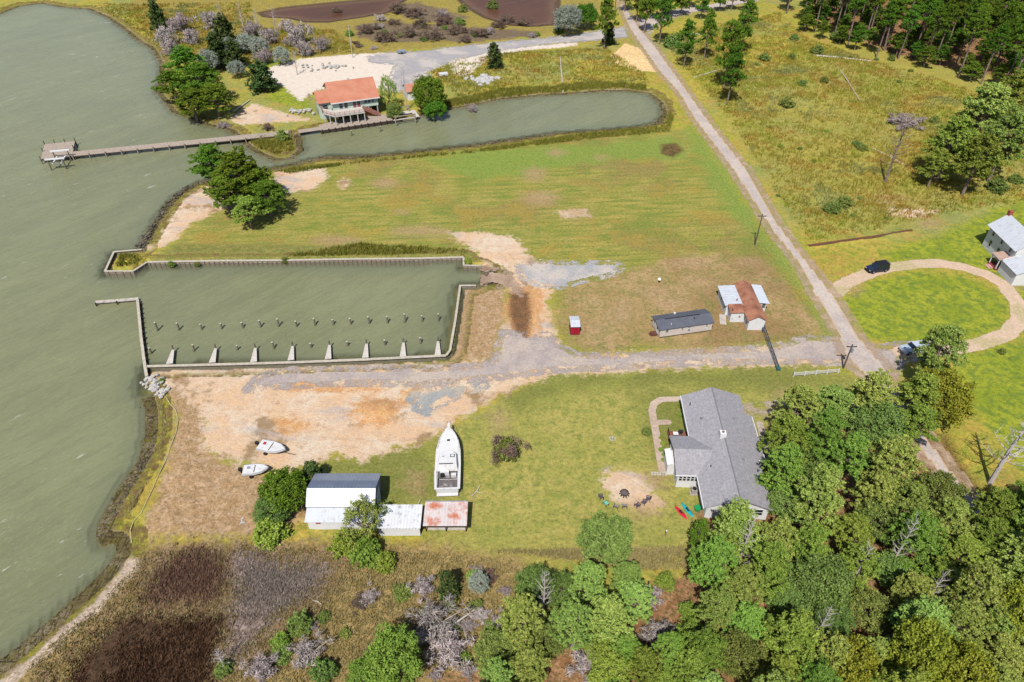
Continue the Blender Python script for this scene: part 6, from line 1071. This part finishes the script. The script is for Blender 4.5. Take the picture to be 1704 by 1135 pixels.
W2 = [(860, 960), (900, 945), (960, 955), (1040, 945), (1060, 1000), (1050, 1030), (960, 1050), (930, 1100), (860, 1180), (800, 1180), (790, 1110), (840, 1060)]
wood(W2, ['pine_lt', 'oak', 'pine_lt'], 30, 44, .68, {'pine_lt': 'pale green pine in the bottom-centre wood below the lawn', 'oak': 'olive broadleaf tree in the bottom-centre wood below the lawn'}, {'pine_lt': 'pale pines of the bottom-centre wood', 'oak': 'broadleaf trees of the bottom-centre wood'}, 8)
for (a, b, r_) in ((1532, 1085, 46), (1695, 1015, 40), (1600, 1120, 44), (1420, 1110, 38)): tree('yellow', a, b, r_, 'yellow-green broadleaf crown standing out in the lower part of the dense wood', 'yellow-green crowns of the dense wood', 1.9)
for (a, b, r_) in ((1505, 900, 22), (1432, 940, 20), (1240, 900, 24), (1555, 985, 20), (1370, 1040, 20), (1610, 1000, 22), (1470, 770, 18), (905, 985, 22)): tree('snag', a, b, r_, 'bare grey snag poking through the crowns of the lower woods', 'snags among the lower woods', 1.9)
W3 = [(1000, 1080), (1160, 1060), (1160, 1180), (1000, 1180)]
wood(W3, ['pine', 'lime'], 28, 38, .66, {'pine': 'mid-green pine at the bottom edge right of the clearing', 'lime': 'bright broadleaf tree at the bottom edge right of the clearing'}, {'pine': 'pines at the bottom edge', 'lime': 'bright trees at the bottom edge'}, 9)
wood([(1650, 830), (1760, 800), (1760, 900), (1690, 900)], ['pine'], 30, 40, .6, 'mid-green pine at the right edge below the dead tree', 'pines at the right edge below the dead tree', 10)
# --- top-right wood: tall trunks with high crowns and a dark understorey
rd = random.Random(21); got = []
T1 = [(1330, 55), (1385, 75), (1450, 95), (1540, 118), (1620, 140), (1704, 160), (1800, 160), (1800, -30), (1300, -30), (1300, 20)]
for _ in range(6000):
    p = (rd.uniform(1290, 1830), rd.uniform(-40, 155))
    if not inpoly(p, T1): continue
    q = G(*p)
    if any(math.hypot(q[0] - g[0], q[1] - g[1]) < 6.2 for g in got): continue
    got.append(q)
    if len(got) >= 150: break
for q in got: tree_w('tallpine', q[0], q[1], rd.uniform(.9, 1.25), rd.uniform(.8, 1.1), 'tall bare-trunked pine of the dark wood at the top right', 'tall pines of the top-right wood')
und = []
for _ in range(3000):
    p = (rd.uniform(1330, 1760), rd.uniform(-10, 150))
    if not inpoly(p, T1): continue
    q = G(*p)
    if any(math.hypot(q[0] - g[0], q[1] - g[1]) < 5 for g in und): continue
    und.append(q)
    if len(und) >= 140: break
for q in und: tree_w('pine_dk', q[0], q[1], rd.uniform(.6, .95), rd.uniform(.4, .65), 'low dark green tree in the understorey of the top-right wood', 'understorey trees of the top-right wood')
wood([(1040, -20), (1140, -20), (1260, -22), (1250, -5), (1120, 2), (1050, 0)], ['pine_dk'], 12, 18, .7, 'dark pine beyond the top side lane', 'dark pines beyond the top side lane', 14)
# --- bank weeds, marsh reeds, meadow tufts
def scatter(name, polys, n, hgt_, size, mat, lab, seed, blades=6, avoid=True, mode=None):
    rg = np.random.default_rng(seed); areas = []; pl_ = [GL(p) for p in polys]; pts = []
    for p in pl_:
        P = np.array(p); a = abs(np.sum(P[:, 0] * np.roll(P[:, 1], -1) - np.roll(P[:, 0], -1) * P[:, 1])) / 2; areas.append(a)
    for p, a in zip(pl_, areas):
        P = np.array(p); m = int(n * a / sum(areas)); k = 0; bb = (P[:, 0].max() - P[:, 0].min()) * (P[:, 1].max() - P[:, 1].min()); c = rg.random((int(m * bb / a * 1.3) + 10, 2)) * (P.max(0) - P.min(0)) + P.min(0)
        c = c[polysd(c[:, 0], c[:, 1], p, 5) > 0]; pts.append(c[:m])
    c = np.concatenate(pts); c = c[polysd(c[:, 0], c[:, 1], water_poly, 5) < -.3]
    if name == 'straw_reeds':
        for q in (BR1, BR2, GREYP): c = c[polysd(c[:, 0], c[:, 1], GL(q), 3) < .4]
    if avoid:
        for rp in (road_poly, canal_road_poly, north_lane_poly, gravel_poly): c = c[polysd(c[:, 0], c[:, 1], rp, 4) < -.5]
    if name in ('brown_reeds', 'grey_reeds', 'tan_reeds'): c = c + rg.normal(size=c.shape) * 1.1
    dens = vnoise(c[:, 0], c[:, 1], .25, seed) * .6 + vnoise(c[:, 0], c[:, 1], .08, seed + 1) * .6; c = c[rg.random(len(c)) < np.clip(dens * 1.5 - .15, 0, 1)]
    z = ground_z(c[:, 0], c[:, 1]); m = len(c); b = np.repeat(np.stack([c[:, 0], c[:, 1], z], 1), blades, 0); N_ = len(b)
    b[:, :2] += rg.normal(size=(N_, 2)) * size * .5; hh_ = hgt_ * (.5 + rg.random(N_)); a = rg.random(N_) * 6.28; ln = rg.normal(size=(N_, 2)) * hgt_ * .35 + np.array((.25, .1)) * hgt_; w = size * (.1 + .12 * rg.random(N_))
    V = np.stack([b + np.stack([np.cos(a) * w, np.sin(a) * w, np.zeros(N_) - .05], 1), b - np.stack([np.cos(a) * w, np.sin(a) * w, np.zeros(N_) + .05], 1), b + np.stack([ln[:, 0], ln[:, 1], hh_], 1)], 1).reshape(-1, 3)
    tone = np.repeat(np.clip(np.repeat(rg.random(m), blades) * .6 + .4 * rg.random(N_), 0, 1), 3)
    tag(link(name, npmesh(name, V, np.arange(N_ * 3).reshape(-1, 3), mat, {'tone': tone})), lab, kind='stuff')
g_straw = foliage_mat('straw_reeds', (206, 176, 112), (246, 226, 170), (250, 236, 190), .5); g_brown = foliage_mat('brown_reeds', (84, 62, 46), (136, 108, 84), (160, 130, 104), .3); g_grey = foliage_mat('grey_reeds', (196, 172, 160), (244, 228, 218), None, .5); g_mead = foliage_mat('meadow_grass', (170, 168, 62), (222, 210, 98), (226, 198, 122), .4, patch=((192, 208, 78), (226, 180, 88), (160, 184, 128))); g_bank = foliage_mat('bank_weeds', (112, 134, 50), (184, 186, 88), (190, 158, 100), .35)
ZP = {z_[0]: z_ for z_ in Z}
scatter('straw_reeds', [[(228, 906), (420, 900), (700, 908), (860, 928), (900, 960), (800, 1130), (380, 1180), (40, 1180), (30, 1110), (160, 1000), (215, 935)]], 9500, .26, .5, g_straw, 'straw and olive marsh reeds below the dirt lot and barn', 31, 5)
scatter('grey_reeds', [GREYP], 3600, .3, .45, g_grey, 'greyish bare marsh brush between the brown and straw reeds', 32, 6)
g_brown2 = foliage_mat('light_brown_reeds', (128, 102, 80), (188, 160, 132), None, .4)
scatter('tan_reeds', [BR1], 1500, .4, .4, g_brown2, 'lighter brown reed patch between the beach and the grey brush', 37, 6)
scatter('brown_reeds', [BR2], 5000, .45, .4, g_brown, 'dark brown reed patches at the bottom left', 33, 6)
scatter('bank_weeds', [[(440, 284), (500, 276), (640, 262), (800, 246), (940, 225), (1100, 208), (1112, 170), (1125, 195), (1120, 222), (1000, 232), (800, 256), (600, 274), (480, 292)], [(245, 433), (480, 420), (600, 402), (780, 412), (800, 440), (770, 426), (250, 434)], [(690, 193), (830, 163), (1000, 148), (1080, 152), (1080, 140), (1000, 136), (830, 148), (700, 175)], [(185, 448), (192, 422), (236, 420), (250, 432), (222, 448)], [(400, 228), (440, 222), (490, 226), (495, 248), (460, 260), (420, 245)]], 9000, .6, .5, g_bank, 'weedy green growth along the canal banks and above the far bulkhead', 34, 7)
scatter('meadow_grass', [[(1090, 60), (1300, 20), (1340, 60), (1450, 100), (1560, 130), (1704, 180), (1760, 330), (1540, 370), (1345, 408), (1290, 330), (1200, 190)], [(700, 110), (850, 86), (1010, 80), (1080, 125), (1085, 140), (900, 145), (760, 165)], [(150, 5), (420, 5), (430, 45), (560, 50), (600, 88), (450, 100), (290, 100), (230, 55)]], 34000, .55, .7, g_mead, 'tall rough grass of the unmown field and marsh edges', 35, 5)
scatter('shore_grass', [[(243, 650), (275, 662), (292, 700), (280, 745), (262, 790), (238, 840), (215, 870), (180, 895), (200, 850), (240, 790), (256, 740), (258, 700)], [(860, 905), (1150, 900), (1170, 960), (1060, 960), (880, 935), (700, 925), (700, 912)]], 7000, .35, .35, g_straw, 'short dry shore grass above the bay bank and along the wood edge', 36, 5)
